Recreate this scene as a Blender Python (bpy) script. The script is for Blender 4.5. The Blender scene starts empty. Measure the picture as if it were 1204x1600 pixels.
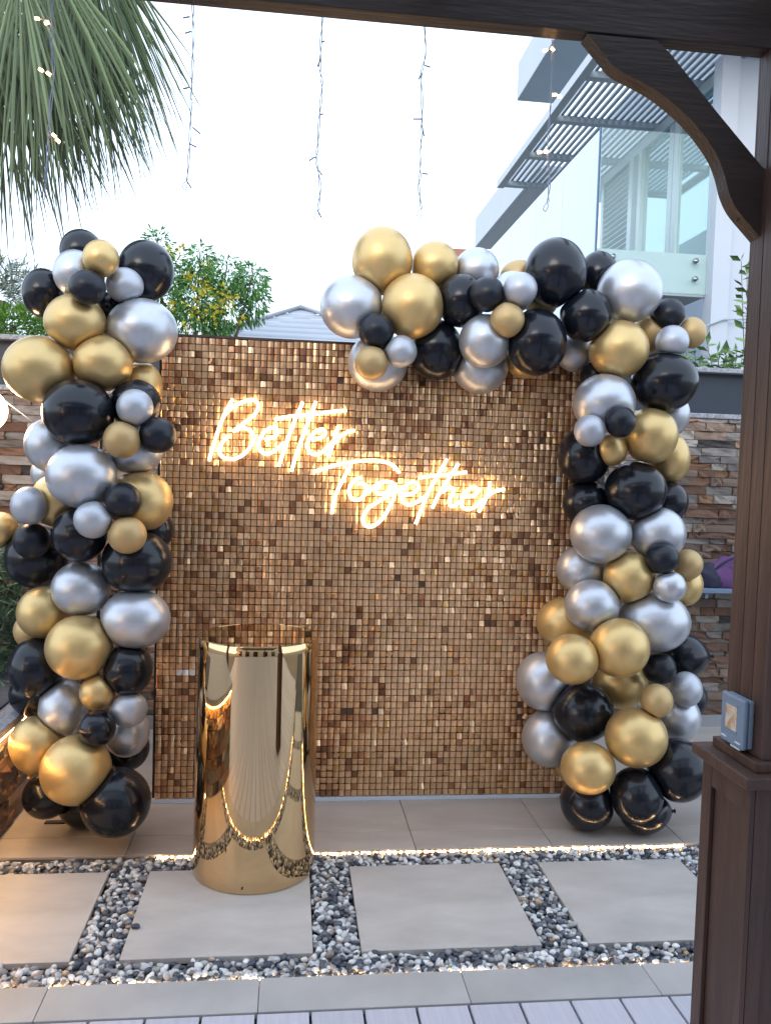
import bpy, bmesh, math, random
import numpy as np
from mathutils import Vector, Matrix, noise

random.seed(7)
rng = np.random.default_rng(7)
S = bpy.context.scene
COL = S.collection
rad = math.radians

# ------------------------------------------------------------------ camera
FPX, CX, CY, H = 1300.0, 602.0, 800.0, 1.6
YAW, PIT, ROL = 0.11505, -0.0489875, 0.0311107
Fv = Vector((math.sin(YAW)*math.cos(PIT), math.cos(YAW)*math.cos(PIT), math.sin(PIT)))
r0 = Vector((math.cos(YAW), -math.sin(YAW), 0)); u0 = r0.cross(Fv)
Rv = math.cos(ROL)*r0 + math.sin(ROL)*u0
Uv = -math.sin(ROL)*r0 + math.cos(ROL)*u0
CP = Vector((0, 0, H))
cam = bpy.data.cameras.new('camera'); co = bpy.data.objects.new('camera', cam); COL.objects.link(co)
cam.sensor_fit = 'VERTICAL'; cam.sensor_height = 32.0; cam.lens = 32.0*FPX/1600.0
cam.clip_start = 0.05; cam.clip_end = 2000
co.matrix_world = Matrix(((Rv.x, Uv.x, -Fv.x, CP.x), (Rv.y, Uv.y, -Fv.y, CP.y), (Rv.z, Uv.z, -Fv.z, CP.z), (0, 0, 0, 1)))
S.camera = co

# ------------------------------------------------------------------ world, sun, exposure
SUN_EL, SUN_ROT = rad(14), rad(205)
w = bpy.data.worlds.new('World'); S.world = w; w.use_nodes = True
nt = w.node_tree; bg = nt.nodes['Background']
sky = nt.nodes.new('ShaderNodeTexSky'); sky.sky_type = 'NISHITA'; sky.sun_disc = False
sky.sun_elevation = SUN_EL; sky.sun_rotation = SUN_ROT; sky.air_density = 1.2; sky.dust_density = 2.0
mixw = nt.nodes.new('ShaderNodeMix'); mixw.data_type = 'RGBA'
mixw.inputs[0].default_value = 0.72
nt.links.new(sky.outputs[0], mixw.inputs[6]); mixw.inputs[7].default_value = (7.0, 8.3, 10.3, 1)
nt.links.new(mixw.outputs[2], bg.inputs[0]); bg.inputs[1].default_value = 0.12
sl = bpy.data.lights.new('sun', 'SUN'); so = bpy.data.objects.new('sun', sl); COL.objects.link(so)
sl.energy = 0.5; sl.angle = rad(30); sl.color = (1.0, 0.96, 0.92)
sd = Vector((math.sin(SUN_ROT)*math.cos(SUN_EL), math.cos(SUN_ROT)*math.cos(SUN_EL), math.sin(SUN_EL)))
so.rotation_euler = sd.to_track_quat('Z', 'Y').to_euler()
S.view_settings.view_transform = 'Standard'; S.view_settings.look = 'None'
S.view_settings.gamma = 1.0; S.view_settings.use_curve_mapping = False
S.view_settings.exposure = 1.25

# ------------------------------------------------------------------ measuring helpers
def ray(x, y): return Fv + Rv*((x-CX)/FPX) - Uv*((y-CY)/FPX)
def onZ(x, y, z): d = ray(x, y); return CP + d*((z-H)/d.z)
def onY(x, y, Y): d = ray(x, y); return CP + d*(Y/d.y)
def onX(x, y, X): d = ray(x, y); return CP + d*(X/d.x)

# ------------------------------------------------------------------ materials
def srgb(r, g, b):
    f = lambda c: (c/255/12.92) if c/255 <= .04045 else ((c/255+.055)/1.055)**2.4
    return (f(r), f(g), f(b))
def mat(name, col, rough=.5, metal=0.0, var=0.0, vscale=8.0, bump=0.0, bscale=60.0, spec=.5, col2=None,
        stretch=(1, 1, 1), coat=0.0, emis=None, estr=0.0, attr=None, trans=0.0, detail=4.0, objvar=0.0, alpha=1.0, roughvar=0.0):
    m = bpy.data.materials.new(name); m.use_nodes = True
    n = m.node_tree.nodes; l = m.node_tree.links; p = n['Principled BSDF']
    p.inputs['Base Color'].default_value = (*col, 1); p.inputs['Roughness'].default_value = rough
    p.inputs['Metallic'].default_value = metal; p.inputs['Specular IOR Level'].default_value = spec
    p.inputs['Coat Weight'].default_value = coat; p.inputs['Coat Roughness'].default_value = .05
    p.inputs['Transmission Weight'].default_value = trans
    p.inputs['Alpha'].default_value = alpha
    tc = n.new('ShaderNodeTexCoord'); mp = n.new('ShaderNodeMapping'); l.new(tc.outputs['Object'], mp.inputs[0])
    mp.inputs['Scale'].default_value = stretch
    cur = None
    if attr:
        a = n.new('ShaderNodeAttribute'); a.attribute_name = attr; cur = a.outputs['Color']
    if var > 0 or col2:
        nz = n.new('ShaderNodeTexNoise'); nz.inputs['Scale'].default_value = vscale; nz.inputs['Detail'].default_value = detail
        nz.inputs['Roughness'].default_value = .62
        l.new(mp.outputs[0], nz.inputs['Vector'])
        cr = n.new('ShaderNodeMapRange'); cr.inputs[1].default_value = .32; cr.inputs[2].default_value = .68
        l.new(nz.outputs['Fac'], cr.inputs[0])
        mx = n.new('ShaderNodeMix'); mx.data_type = 'RGBA'; l.new(cr.outputs[0], mx.inputs[0])
        if cur:
            mx2 = n.new('ShaderNodeMix'); mx2.data_type = 'RGBA'; mx2.blend_type = 'MULTIPLY'; mx2.inputs[0].default_value = 1
            mx.inputs[6].default_value = (1-var,)*3+(1,); mx.inputs[7].default_value = (1+var,)*3+(1,)
            l.new(cur, mx2.inputs[6]); l.new(mx.outputs[2], mx2.inputs[7]); cur = mx2.outputs[2]
        else:
            c2 = col2 or tuple(c*(1+var) for c in col); c1 = col if col2 else tuple(c*(1-var) for c in col)
            mx.inputs[6].default_value = (*c1, 1); mx.inputs[7].default_value = (*c2, 1); cur = mx.outputs[2]
        if roughvar:
            rr = n.new('ShaderNodeMapRange'); l.new(nz.outputs['Fac'], rr.inputs[0]); rr.inputs[1].default_value = .3; rr.inputs[2].default_value = .7
            rr.inputs[3].default_value = rough-roughvar; rr.inputs[4].default_value = rough+roughvar; l.new(rr.outputs[0], p.inputs['Roughness'])
    if objvar:
        oi = n.new('ShaderNodeObjectInfo'); hs = n.new('ShaderNodeHueSaturation')
        mr = n.new('ShaderNodeMapRange'); mr.inputs[3].default_value = 1-objvar; mr.inputs[4].default_value = 1+objvar
        l.new(oi.outputs['Random'], mr.inputs[0]); l.new(mr.outputs[0], hs.inputs['Value'])
        if cur: l.new(cur, hs.inputs['Color'])
        else: hs.inputs['Color'].default_value = (*col, 1)
        cur = hs.outputs[0]
    if cur: l.new(cur, p.inputs['Base Color'])
    if bump > 0:
        nb = n.new('ShaderNodeTexNoise'); nb.inputs['Scale'].default_value = bscale; nb.inputs['Detail'].default_value = 5
        l.new(mp.outputs[0], nb.inputs['Vector'])
        b = n.new('ShaderNodeBump'); b.inputs['Strength'].default_value = bump; b.inputs['Distance'].default_value = .01
        l.new(nb.outputs['Fac'], b.inputs['Height']); l.new(b.outputs[0], p.inputs['Normal'])
    if emis:
        p.inputs['Emission Color'].default_value = (*emis, 1); p.inputs['Emission Strength'].default_value = estr
    return m

M = {}
M['porcelain'] = mat('porcelain', (.40, .355, .32), .42, detail=8, var=.14, vscale=2.2, bump=.05, bscale=40, stretch=(1, 3, 1), roughvar=.08, objvar=.05)
M['pad'] = mat('pad_stone', (.46, .43, .40), .5, var=.14, vscale=2.4, detail=9, bump=.05, bscale=60, stretch=(1, 2.5, 1), roughvar=.08, objvar=.04)
M['kerb'] = mat('kerb_stone', (.40, .385, .37), .5, var=.14, vscale=2.6, detail=9, bump=.05, bscale=60, objvar=.05)
M['grout'] = mat('grout', (.16, .145, .14), .9)
M['deck'] = mat('deck_board', (.48, .47, .52), .5, var=.07, vscale=6, stretch=(12, .6, 1), bump=.12, bscale=40, objvar=.06)
M['deckgap'] = mat('deck_underside', (.02, .02, .025), .9)
M['soil'] = mat('bed_liner', (.07, .07, .075), .9, var=.3, bump=.5)
M['pebble'] = mat('pebble', (.5, .5, .5), .42, attr='Col', var=.16, vscale=70, bump=.10, bscale=90)
M['led'] = mat('led', (1, .8, .5), .4, emis=(1.0, .60, .28), estr=11)
M['led_hot'] = mat('led_bead', (1, .8, .5), .4, emis=(1.0, .64, .32), estr=45)
M['led_wall'] = mat('led_wall', (1, .8, .5), .4, emis=(1.0, .58, .22), estr=26)
M['strip'] = mat('strip_tape', (.5, .45, .38), .5)
M['bulb'] = mat('fairy_bulb', (1, .8, .5), .3, emis=(1.0, .50, .18), estr=7)
M['bulb_off'] = mat('fairy_bulb_unlit', (.30, .32, .40), .25, spec=.6)
M['wire'] = mat('white_wire', (.36, .41, .55), .45)
M['globe'] = mat('globe_glass', (1, .9, .75), .4, emis=(1.0, .62, .32), estr=22)
M['far_lamp'] = mat('lamp_glass', (1, .8, .5), .4, emis=(1.0, .50, .20), estr=60)
M['neon'] = mat('neon_tube', (1, .9, .75), .4, emis=(1.0, .73, .40), estr=3.6)
M['acrylic'] = mat('clear_acrylic', (.95, .97, 1), .05, trans=1.0)
M['gold_mirror'] = mat('gold_mirror', (.70, .49, .27), .035, 1.0, bump=.035, bscale=2.2)
M['sequin'] = mat('sequin_gold', (.80, .55, .345), .30, .72, var=.08, vscale=30, bump=.02, bscale=120, attr='Col')
M['sequin_one'] = mat('sequin_gold_single', (.78, .50, .285), .30, .72, objvar=.10, bump=.02, bscale=120)
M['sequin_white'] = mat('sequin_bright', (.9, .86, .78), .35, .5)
M['panel_board'] = mat('panel_board', (.12, .065, .033), .55)
M['white_frame'] = mat('white_frame', (.62, .66, .72), .4)
M['black_metal'] = mat('black_metal', (.02, .02, .022), .45)
M['bal_gold'] = mat('balloon_gold', (.66, .465, .200), .40, .68, var=.03, vscale=3, coat=.12)
M['bal_satin'] = mat('balloon_satin_gold', (.53, .365, .165), .48, .45, coat=.08)
M['bal_silver'] = mat('balloon_silver', (.54, .56, .60), .37, .70, var=.03, vscale=3, coat=.12)
M['bal_pearl'] = mat('balloon_pearl_silver', (.48, .50, .545), .44, .55, coat=.08)
M['bal_black'] = mat('balloon_black', (.007, .009, .015), .22, 0, spec=.38, coat=.10)
M['bal_navy'] = mat('balloon_matte_black', (.009, .012, .020), .34, 0, spec=.40)
M['wood'] = mat('pergola_wood', (.062, .033, .025), .5, var=.38, detail=9, vscale=5, stretch=(3, 3, .35), bump=.25, bscale=30, spec=.4)
M['woodx'] = mat('pergola_wood_beam', (.036, .026, .023), .45, var=.25, vscale=5, stretch=(.35, 3, 3), bump=.25, bscale=30, spec=.4)
M['groove'] = mat('groove_shadow', (.02, .012, .010), .8)
M['box_blue'] = mat('box_plastic', (.16, .22, .29), .4, var=.06, vscale=20)
M['window_plastic'] = mat('yellowed_window', (.62, .58, .50), .3, col2=(.40, .20, .07), vscale=38, detail=3)
M['label_white'] = mat('white_edge', (.6, .62, .66), .5)
M['panel_dark'] = mat('dark_panel', (.022, .032, .048), .5, var=.12, vscale=2.5, bump=.1, bscale=20)
M['coping'] = mat('granite_coping', (.30, .31, .34), .6, var=.45, vscale=70, bump=.3, bscale=80)
M['render_grey'] = mat('grey_render', (.30, .30, .31), .8, var=.08, vscale=4, bump=.1)
M['mortar'] = mat('stone_backing', (.05, .04, .035), .95, bump=.4)
STONES = []
for i, (c, c2) in enumerate([((.13, .070, .048), (.23, .135, .095)), ((.20, .145, .115), (.30, .225, .18)), ((.17, .165, .165), (.29, .275, .265)),
                        ((.30, .285, .27), (.42, .39, .36)), ((.035, .035, .040), (.085, .08, .08)), ((.22, .115, .068), (.32, .20, .135)), ((.11, .075, .06), (.25, .2, .17))]):
    STONES.append(mat('veneer_stone', (c[0]*1.0, c[1]*.93, c[2]*.86), .75, col2=(c2[0]*1.05, c2[1]*.98, c2[2]*.90), vscale=16, bump=.7, bscale=32, stretch=(1, 1, 2.2), detail=6, objvar=.15))
M['purple'] = mat('purple_fabric', (.16, .065, .20), .7, var=.12, vscale=30, bump=.2, bscale=200)
M['navy_fabric'] = mat('navy_fabric', (.03, .03, .06), .75, bump=.2, bscale=200)
M['blue_shelf'] = mat('blue_shelf', (.17, .23, .33), .4)
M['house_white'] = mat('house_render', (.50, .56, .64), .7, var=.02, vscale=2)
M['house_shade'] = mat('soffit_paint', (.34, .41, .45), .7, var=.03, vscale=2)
M['slat'] = mat('aluminium_slat', (.36, .42, .47), .5, metal=.1)
M['frame_alu'] = mat('aluminium_frame', (.42, .50, .53), .4, metal=.3)
M['house_glass'] = mat('green_glass', (.60, .86, .86), .03, alpha=.12, spec=.6)
M['house_glass_edge'] = mat('glass_edge', (.02, .09, .18), .2)
M['side_glass'] = mat('sky_pale_glass', (.52, .62, .68), .2, spec=.7)  # opaque pale colour stands in for sky reflected in the glass
M['pane'] = mat('window_pane', (.30, .44, .48), .04, metal=.8)
M['slab_band'] = mat('slab_paint', (.40, .52, .53), .6)
M['dark_void'] = mat('dark_opening', (.035, .04, .045), .6)
M['steel'] = mat('standoff_steel', (.35, .38, .38), .3, 1.0)
M['gazebo'] = mat('gazebo_slats', (.38, .40, .44), .5, var=.05, vscale=3)
M['gazebo_gap_shade'] = mat('gazebo_slat_shadow', (.10, .11, .12), .7)  # dark colour paints the shadow lines between the roof slats
M['bark'] = mat('bark', (.14, .10, .07), .9, var=.3, vscale=10, bump=.8, bscale=20)
M['leaf'] = mat('leaf', (.09, .15, .04), .55, attr='Col', spec=.3)
M['leaf_glossy'] = mat('leaf_glossy', (.09, .15, .04), .35, attr='Col', spec=.5)
M['grassleaf'] = mat('strap_leaf', (.05, .09, .05), .5, attr='Col', spec=.3)
M['petal'] = mat('yellow_petal', (.58, .50, .03), .6)
M['beige'] = mat('house_beige', (.50, .44, .38), .8, var=.05, vscale=1)
M['dark_glass'] = mat('dark_glass', (.015, .017, .02), .08, spec=.6)
M['far_ground'] = mat('ground', (.20, .17, .14), .9, var=.15, vscale=.8, bump=.2)
M['terracotta'] = mat('terracotta', (.30, .14, .10), .7)

# ------------------------------------------------------------------ mesh helpers
def link(o, parent=None):
    COL.objects.link(o)
    if parent is not None: o.parent = parent
    return o
def mesh_np(name, V, Fc, m, parent=None, smooth=False, cols=None, loc=None):
    me = bpy.data.meshes.new(name); me.from_pydata([tuple(map(float, v)) for v in V], [], [tuple(map(int, f)) for f in Fc])
    if cols is not None:
        ca = me.color_attributes.new('Col', 'FLOAT_COLOR', 'POINT')
        a = np.ones((len(V), 4), dtype=np.float32); a[:, :3] = cols; ca.data.foreach_set('color', a.ravel())
    if smooth: me.polygons.foreach_set('use_smooth', [True]*len(me.polygons))
    me.materials.append(m); me.update()
    o = bpy.data.objects.new(name, me)
    if loc is not None: o.location = loc
    return link(o, parent)
BOXF = [(0, 3, 2, 1), (4, 5, 6, 7), (0, 1, 5, 4), (1, 2, 6, 5), (2, 3, 7, 6), (3, 0, 4, 7)]
def boxv(x0, x1, y0, y1, z0, z1):
    return [(x0, y0, z0), (x1, y0, z0), (x1, y1, z0), (x0, y1, z0), (x0, y0, z1), (x1, y0, z1), (x1, y1, z1), (x0, y1, z1)]
def box(name, x0, x1, y0, y1, z0, z1, m, parent=None, bevel=0.0, seg=2):
    c = Vector(((x0+x1)/2, (y0+y1)/2, (z0+z1)/2))
    off = c - (parent.location if parent is not None else Vector((0, 0, 0)))
    hx, hy, hz = abs(x1-x0)/2, abs(y1-y0)/2, abs(z1-z0)/2
    bm = bmesh.new(); bmesh.ops.create_cube(bm, size=2)
    bmesh.ops.scale(bm, vec=(hx, hy, hz), verts=bm.verts)
    if bevel > 0: bmesh.ops.bevel(bm, geom=bm.edges[:], offset=bevel, segments=seg, affect='EDGES', profile=.5)
    me = bpy.data.meshes.new(name); bm.to_mesh(me); bm.free(); me.materials.append(m)
    o = bpy.data.objects.new(name, me); o.location = off
    return link(o, parent)
def thing(name, label, cat, loc=(0, 0, 0), group=None):
    o = bpy.data.objects.new(name, None); o.empty_display_size = .1; o.location = loc
    o['label'] = label; o['category'] = cat
    if group: o['group'] = group
    COL.objects.link(o); return o
def tag(o, label, cat, group=None):
    o['label'] = label; o['category'] = cat
    if group: o['group'] = group
    return o
def structure(o, label=None):
    o['kind'] = 'structure'
    return o
def prism(name, pts, d, m, parent=None, bevel=0.0):
    """pts: world polygon, extruded by vector d"""
    off = parent.location if parent is not None else Vector((0, 0, 0))
    n = len(pts); V = [Vector(p)-off for p in pts]+[Vector(p)+Vector(d)-off for p in pts]
    Fc = [tuple(range(n)), tuple(range(2*n-1, n-1, -1))]+[(i, i+n, (i+1) % n+n, (i+1) % n) for i in range(n)]
    bm = bmesh.new(); vs = [bm.verts.new(v) for v in V]
    for f in Fc: bm.faces.new([vs[i] for i in f])
    bmesh.ops.recalc_face_normals(bm, faces=bm.faces)
    if bevel: bmesh.ops.bevel(bm, geom=bm.edges[:], offset=bevel, segments=2, affect='EDGES')
    me = bpy.data.meshes.new(name); bm.to_mesh(me); bm.free(); me.materials.append(m)
    return link(bpy.data.objects.new(name, me), parent)
def catmull(P, n=8):
    P = [Vector(p) for p in P]
    if len(P) < 3: return P
    Q = [P[0]*2-P[1]]+P+[P[-1]*2-P[-2]]; out = []
    for i in range(1, len(Q)-2):
        for k in range(n):
            t = k/n; a, b, c, d = Q[i-1:i+3]
            out.append(.5*((2*b)+(c-a)*t+(2*a-5*b+4*c-d)*t*t+(3*b-a-3*c+d)*t**3))
    out.append(P[-1]); return out
def tube_geo(P, r, seg=8, cap=True, r_end=None):
    P = [Vector(p) for p in P]; V = []; Fc = []; n = len(P)
    T = (P[1]-P[0]).normalized(); up = Vector((0, 0, 1)) if abs(T.z) < .9 else Vector((0, 1, 0)); N = T.cross(up).normalized()
    for i, p in enumerate(P):
        t = ((P[min(i+1, n-1)]-P[max(i-1, 0)])).normalized(); N = (N-t*N.dot(t)).normalized(); B = t.cross(N)
        rr = r if r_end is None else r+(r_end-r)*i/(n-1)
        for k in range(seg):
            a = 2*math.pi*k/seg; V.append(p+N*(math.cos(a)*rr)+B*(math.sin(a)*rr))
    for i in range(n-1):
        for k in range(seg):
            k2 = (k+1) % seg; Fc.append((i*seg+k, i*seg+k2, (i+1)*seg+k2, (i+1)*seg+k))
    if cap:
        Fc.append(tuple(range(seg-1, -1, -1))); Fc.append(tuple((n-1)*seg+k for k in range(seg)))
    return V, Fc
def join_geo(lst):
    V = []; Fc = []
    for v, f in lst:
        o = len(V); V += list(v); Fc += [tuple(i+o for i in q) for q in f]
    return V, Fc
def tube(name, paths, r, m, parent=None, seg=8, r_end=None):
    off = parent.location if parent is not None else Vector((0, 0, 0))
    V, Fc = join_geo([tube_geo(p, r, seg, True, r_end) for p in paths])
    return mesh_np(name, [v-off for v in V], Fc, m, parent, smooth=True)
def lathe(name, prof, seg, m, parent=None, loc=(0, 0, 0), smooth=True):
    V = []; Fc = []
    for (r, z) in prof:
        for k in range(seg): a = 2*math.pi*k/seg; V.append((r*math.cos(a), r*math.sin(a), z))
    for i in range(len(prof)-1):
        for k in range(seg): k2 = (k+1) % seg; Fc.append((i*seg+k, i*seg+k2, (i+1)*seg+k2, (i+1)*seg+k))
    Fc.append(tuple(range(seg-1, -1, -1))); Fc.append(tuple((len(prof)-1)*seg+k for k in range(seg)))
    return mesh_np(name, V, Fc, m, parent, smooth=smooth, loc=loc)

# ================================================================== SETTING
gr = structure(mesh_np('ground', [(-300, -300, -.16), (300, -300, -.16), (300, 300, -.16), (-300, 300, -.16)], [(0, 1, 2, 3)], M['far_ground']))

# platform: bed of grout and individual slabs
LEDGE_Y = 3.42
plat = structure(box('patio', -4.5, 6.0, LEDGE_Y+.004, 5.08, -.15, -.012, M['grout']))
ys = [LEDGE_Y, 3.60, 4.20, 4.80, 5.08]
for r in range(len(ys)-1):
    x = -4.83+(.0 if r else 0)
    while x < 5.9:
        o = box('slab', x+.0015, x+.5985, ys[r]+.0015, ys[r+1]-.0015, -.012, 0, M['porcelain'], plat, bevel=.0012, seg=1)
        x += .6
# gravel bed liner and stepping slabs
bed = structure(box('gravel_bed', -4.5, 6.0, 2.56, LEDGE_Y, -.155, -.062, M['soil']))
PADS = [(-1.28, -.664), (-.508, .115), (.277, .895), (1.059, 1.672), (1.83, 2.44), (-2.05, -1.44)]
PY = (2.685, 3.28)
for (a, b), lab in zip(PADS, ['leftmost', 'under', 'mid', 'right', 'far', 'farleft']):
    o = box('stepping_slab', a, b, PY[0], PY[1], -.022, 0, M['pad'], bed, bevel=.0015, seg=1)
    box('slab_support', a+.04, b-.04, PY[0]+.04, PY[1]-.04, -.062, -.023, M['soil'], bed)
# kerb slabs
kb = structure(box('kerb', -4.5, 6.0, 2.398, 2.552, -.15, -.022, M['grout']))
KX = [-3.1, -2.5, -1.9, -1.3, -.69, -.055, .585, 1.19, 1.79, 2.4, 3.0]
for a, b in zip(KX[:-1], KX[1:]):
    box('slab', a+.001, b-.001, 2.395, 2.558, -.022, 0, M['kerb'], kb, bevel=.0015, seg=1)
# deck
dk = structure(box('deck', -3.2, 3.2, -4.4, 2.388, -.15, -.03, M['deckgap']))
x = .733-.1585*24
base = None
for i in range(40):
    if base is None:
        base = box('deck_board', x+.004, x+.1545, -4.4, 2.388, -.03, -.002, M['deck'], dk, bevel=.002, seg=1)
    else:
        o = base.copy(); COL.objects.link(o); o.location = (x+.07925, base.location.y, base.location.z)
    x += .1585

# ---- pebbles (uncountable): one object
def pebbles():
    seg, rings = 9, 6
    U = []; Fs = []
    U.append((0, 0, 1))
    for i in range(1, rings):
        t = math.pi*i/rings
        for k in range(seg): a = 2*math.pi*k/seg; U.append((math.sin(t)*math.cos(a), math.sin(t)*math.sin(a), math.cos(t)))
    U.append((0, 0, -1)); last = len(U)-1
    for k in range(seg): Fs.append((0, 1+k, 1+(k+1) % seg))
    for i in range(rings-2):
        for k in range(seg):
            a = 1+i*seg+k; b = 1+i*seg+(k+1) % seg; Fs.append((a, a+seg, b+seg, b))
    for k in range(seg): Fs.append((last, 1+(rings-2)*seg+(k+1) % seg, 1+(rings-2)*seg+k))
    U = np.array(U)
    pal = [((.045, .056, .078), .20), ((.09, .10, .125), .13), ((.20, .20, .215), .14), ((.42, .42, .42), .20), ((.64, .64, .63), .34), ((.40, .32, .26), .03), ((.24, .19, .16), .02), ((.5, .34, .18), .008)]
    w_ = np.array([p[1] for p in pal]); w_ /= w_.sum()
    VV = []; CC = []; FF = []; off = 0
    def inpad(x, y, mgn):
        for a, b in PADS:
            if a-mgn < x < b+mgn and PY[0]-mgn < y < PY[1]+mgn: return True
        return False
    spots = []
    for layer, (z, st) in enumerate([(-.036, .0205), (-.020, .020), (-.008, .021)]):
        yy = 2.575
        while yy < LEDGE_Y-.006:
            xx = -2.0
            while xx < 2.4:
                px = xx+random.uniform(-.009, .009); py = yy+random.uniform(-.008, .008)
                if not inpad(px, py, .007 if layer == 0 else .0095):
                    edge_ = py > LEDGE_Y-.034
                    if edge_ and layer == 2 and random.random() < .85: xx += st; continue
                    if layer < 2 or random.random() < .75: spots.append((px, py, z+random.uniform(-.006, .006)-(.007 if edge_ else 0)))
                xx += st
            yy += st*.85
    for (px, py, pz) in spots:
        s = random.choice([.010, .011, .012, .0125, .013, .0145, .016])*.90
        ax = random.uniform(.75, 1.0); el = random.uniform(1.0, 1.45)
        sc = np.array([s*el, s*ax, s*random.uniform(.55, .8)])
        P = U*sc
        # irregular lumps
        d = 1+.10*np.sin(U@rng.normal(0, 2.2, 3)+random.random()*6)+.06*np.sin(U@rng.normal(0, 3.5, 3)+random.random()*6)
        P = P*d[:, None]
        a = random.uniform(0, 6.28); t = random.gauss(0, .35); t2 = random.gauss(0, .35)
        Rm = np.array(Matrix.Rotation(a, 3, 'Z')@Matrix.Rotation(t, 3, 'X')@Matrix.Rotation(t2, 3, 'Y'))
        P = P@Rm.T+np.array([px, py, pz])
        c = np.array(pal[rng.choice(len(pal), p=w_)][0])*random.uniform(.8, 1.2)
        VV.append(P); CC.append(np.repeat(c[None], len(P), 0)); FF += [tuple(i+off for i in f) for f in Fs]; off += len(P)
    o = mesh_np('pebbles', np.concatenate(VV), FF, M['pebble'], smooth=True, cols=np.concatenate(CC))
    o['kind'] = 'stuff'; o['label'] = 'grey, white and dark rounded pebbles filling the bed between the slabs'; o['category'] = 'pebbles'
    return o
pebbles()
# one stray pebble on the slab
def ico_blob(name, loc, s, m, parent=None, cols=None, seed=0, sub=3):
    bm = bmesh.new(); bmesh.ops.create_icosphere(bm, subdivisions=sub, radius=1)
    for v in bm.verts:
        k = 1+.12*noise.noise(v.co*1.3+Vector((seed, 0, 0))); v.co = Vector((v.co.x*s[0], v.co.y*s[1], v.co.z*s[2]))*(k if seed < 40 else 1)
    me = bpy.data.meshes.new(name); bm.to_mesh(me); bm.free(); me.materials.append(m)
    for p in me.polygons: p.use_smooth = True
    o = bpy.data.objects.new(name, me); o.location = loc
    return link(o, parent)
M['dark_pebble'] = mat('dark_pebble', (.04, .045, .06), .45, var=.2, vscale=60)
p_ = onZ(212, 1447, .008)
tag(ico_blob('pebble', p_, (.016, .011, .008), M['dark_pebble'], seed=3), 'single dark pebble lying on the pale slab left of the gold cylinder', 'pebble')

# ---- LED strips
def led_strip(name, x0, x1, y, z, facing, label, grp=None, step=.027):
    t = thing(name, label, 'light strip', ((x0+x1)/2, y, z), grp)
    box('tape', x0, x1, y-.001, y+.001, z-.004, z+.004, M['strip'], t)
    lst = []; hot = []
    x = x0
    while x < x1:
        g = boxv(x, x+random.uniform(.008, .020), y+facing*.0015, y+facing*.006, z-.0035, z+.003)
        (hot if random.random() < .22 else lst).append(([Vector(v)-t.location for v in g], BOXF)); x += step
    for nm, L, m in (('led', lst, M['led']), ('led_bright', hot, M['led_hot'])):
        V, Fc = join_geo(L); o = mesh_np('led_row', V, Fc, m, t); o['kind'] = 'stuff'
    return t
led_strip('led_strip', -.50, 1.76, LEDGE_Y-.003, -.0085, -1, 'long warm LED strip glowing under the edge of the patio behind the pebbles')
led_strip('led_strip', -1.6, -1.15, LEDGE_Y-.003, -.0085, -1, 'short warm LED strip under the patio edge at the far left')
led_strip('led_strip', -1.6, 1.9, 2.560, -.012, 1, 'warm LED strip under the pale kerb nearest the deck, lighting the pebbles', step=.022)

# ================================================================== BACKDROP
BY = 3.957
PX0, PX1, PZ0, PZ1 = -.600, 1.500, .022, 2.19
NPX, NPZ = 7, 7
pw, ph = (PX1-PX0)/NPX, (PZ1-PZ0)/NPZ
bd = thing('shimmer_backdrop', 'square backdrop wall covered in small gold shimmer tiles behind the neon sign', 'backdrop', ((PX0+PX1)/2, BY, 0))
box('frame', PX0-.012, PX1+.012, BY+.012, BY+.05, 0.0, PZ1+.004, M['black_metal'], bd)
box('base_board', PX0-.01, PX1+.01, BY-.012, BY+.008, .001, .020, M['white_frame'], bd)
box('top_rail', PX0, PX1, BY-.006, BY+.012, PZ1+.001, PZ1+.012, M['wood'], bd)
tile = .0273
tiles = []
for pi in range(NPX):
    for pj in range(NPZ):
        ox, oz = random.uniform(-.0012, .0012), random.uniform(-.0012, .0012)
        x0, z0 = PX0+pi*pw, PZ0+pj*ph
        box('panel_board', x0+.001, x0+pw-.001, BY+random.uniform(.001, .004), BY+.012, z0+.001, z0+ph-.001, M['panel_board'], bd)
        pr = random.uniform(-.012, .012)
        for i in range(10):
            for j in range(10):
                if random.random() < .003: continue
                cx = x0+(i+.5)*pw/10+ox; cz = z0+(j+.5)*ph/10+oz
                big = noise.noise(Vector((cx*1.7, cz*1.7, 3)))
                tx = .012+pr+.09*big+random.gauss(0, .045)
                dk_ = noise.noise(Vector((cx*2.6, cz*3.2, 17)))
                if random.random() < .20+1.1*max(0, dk_): tx += random.choice((-1, 1, 1))*random.uniform(.12, .42)
                ty = random.gauss(0, .035)+.06*noise.noise(Vector((cx*2.3, cz*2.3, 9)))
                tz = random.gauss(0, .030) if random.random() > .006 else random.uniform(-.5, .5)
                if random.random() < .12: ty += random.choice((-1, 1))*random.uniform(.05, .16)
                tiles.append((cx, cz, tx, ty, tz))
tb = boxv(-tile/2, tile/2, -.0010, .0010, -tile/2, tile/2)
one = bpy.data.meshes.new('sequin')
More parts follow.
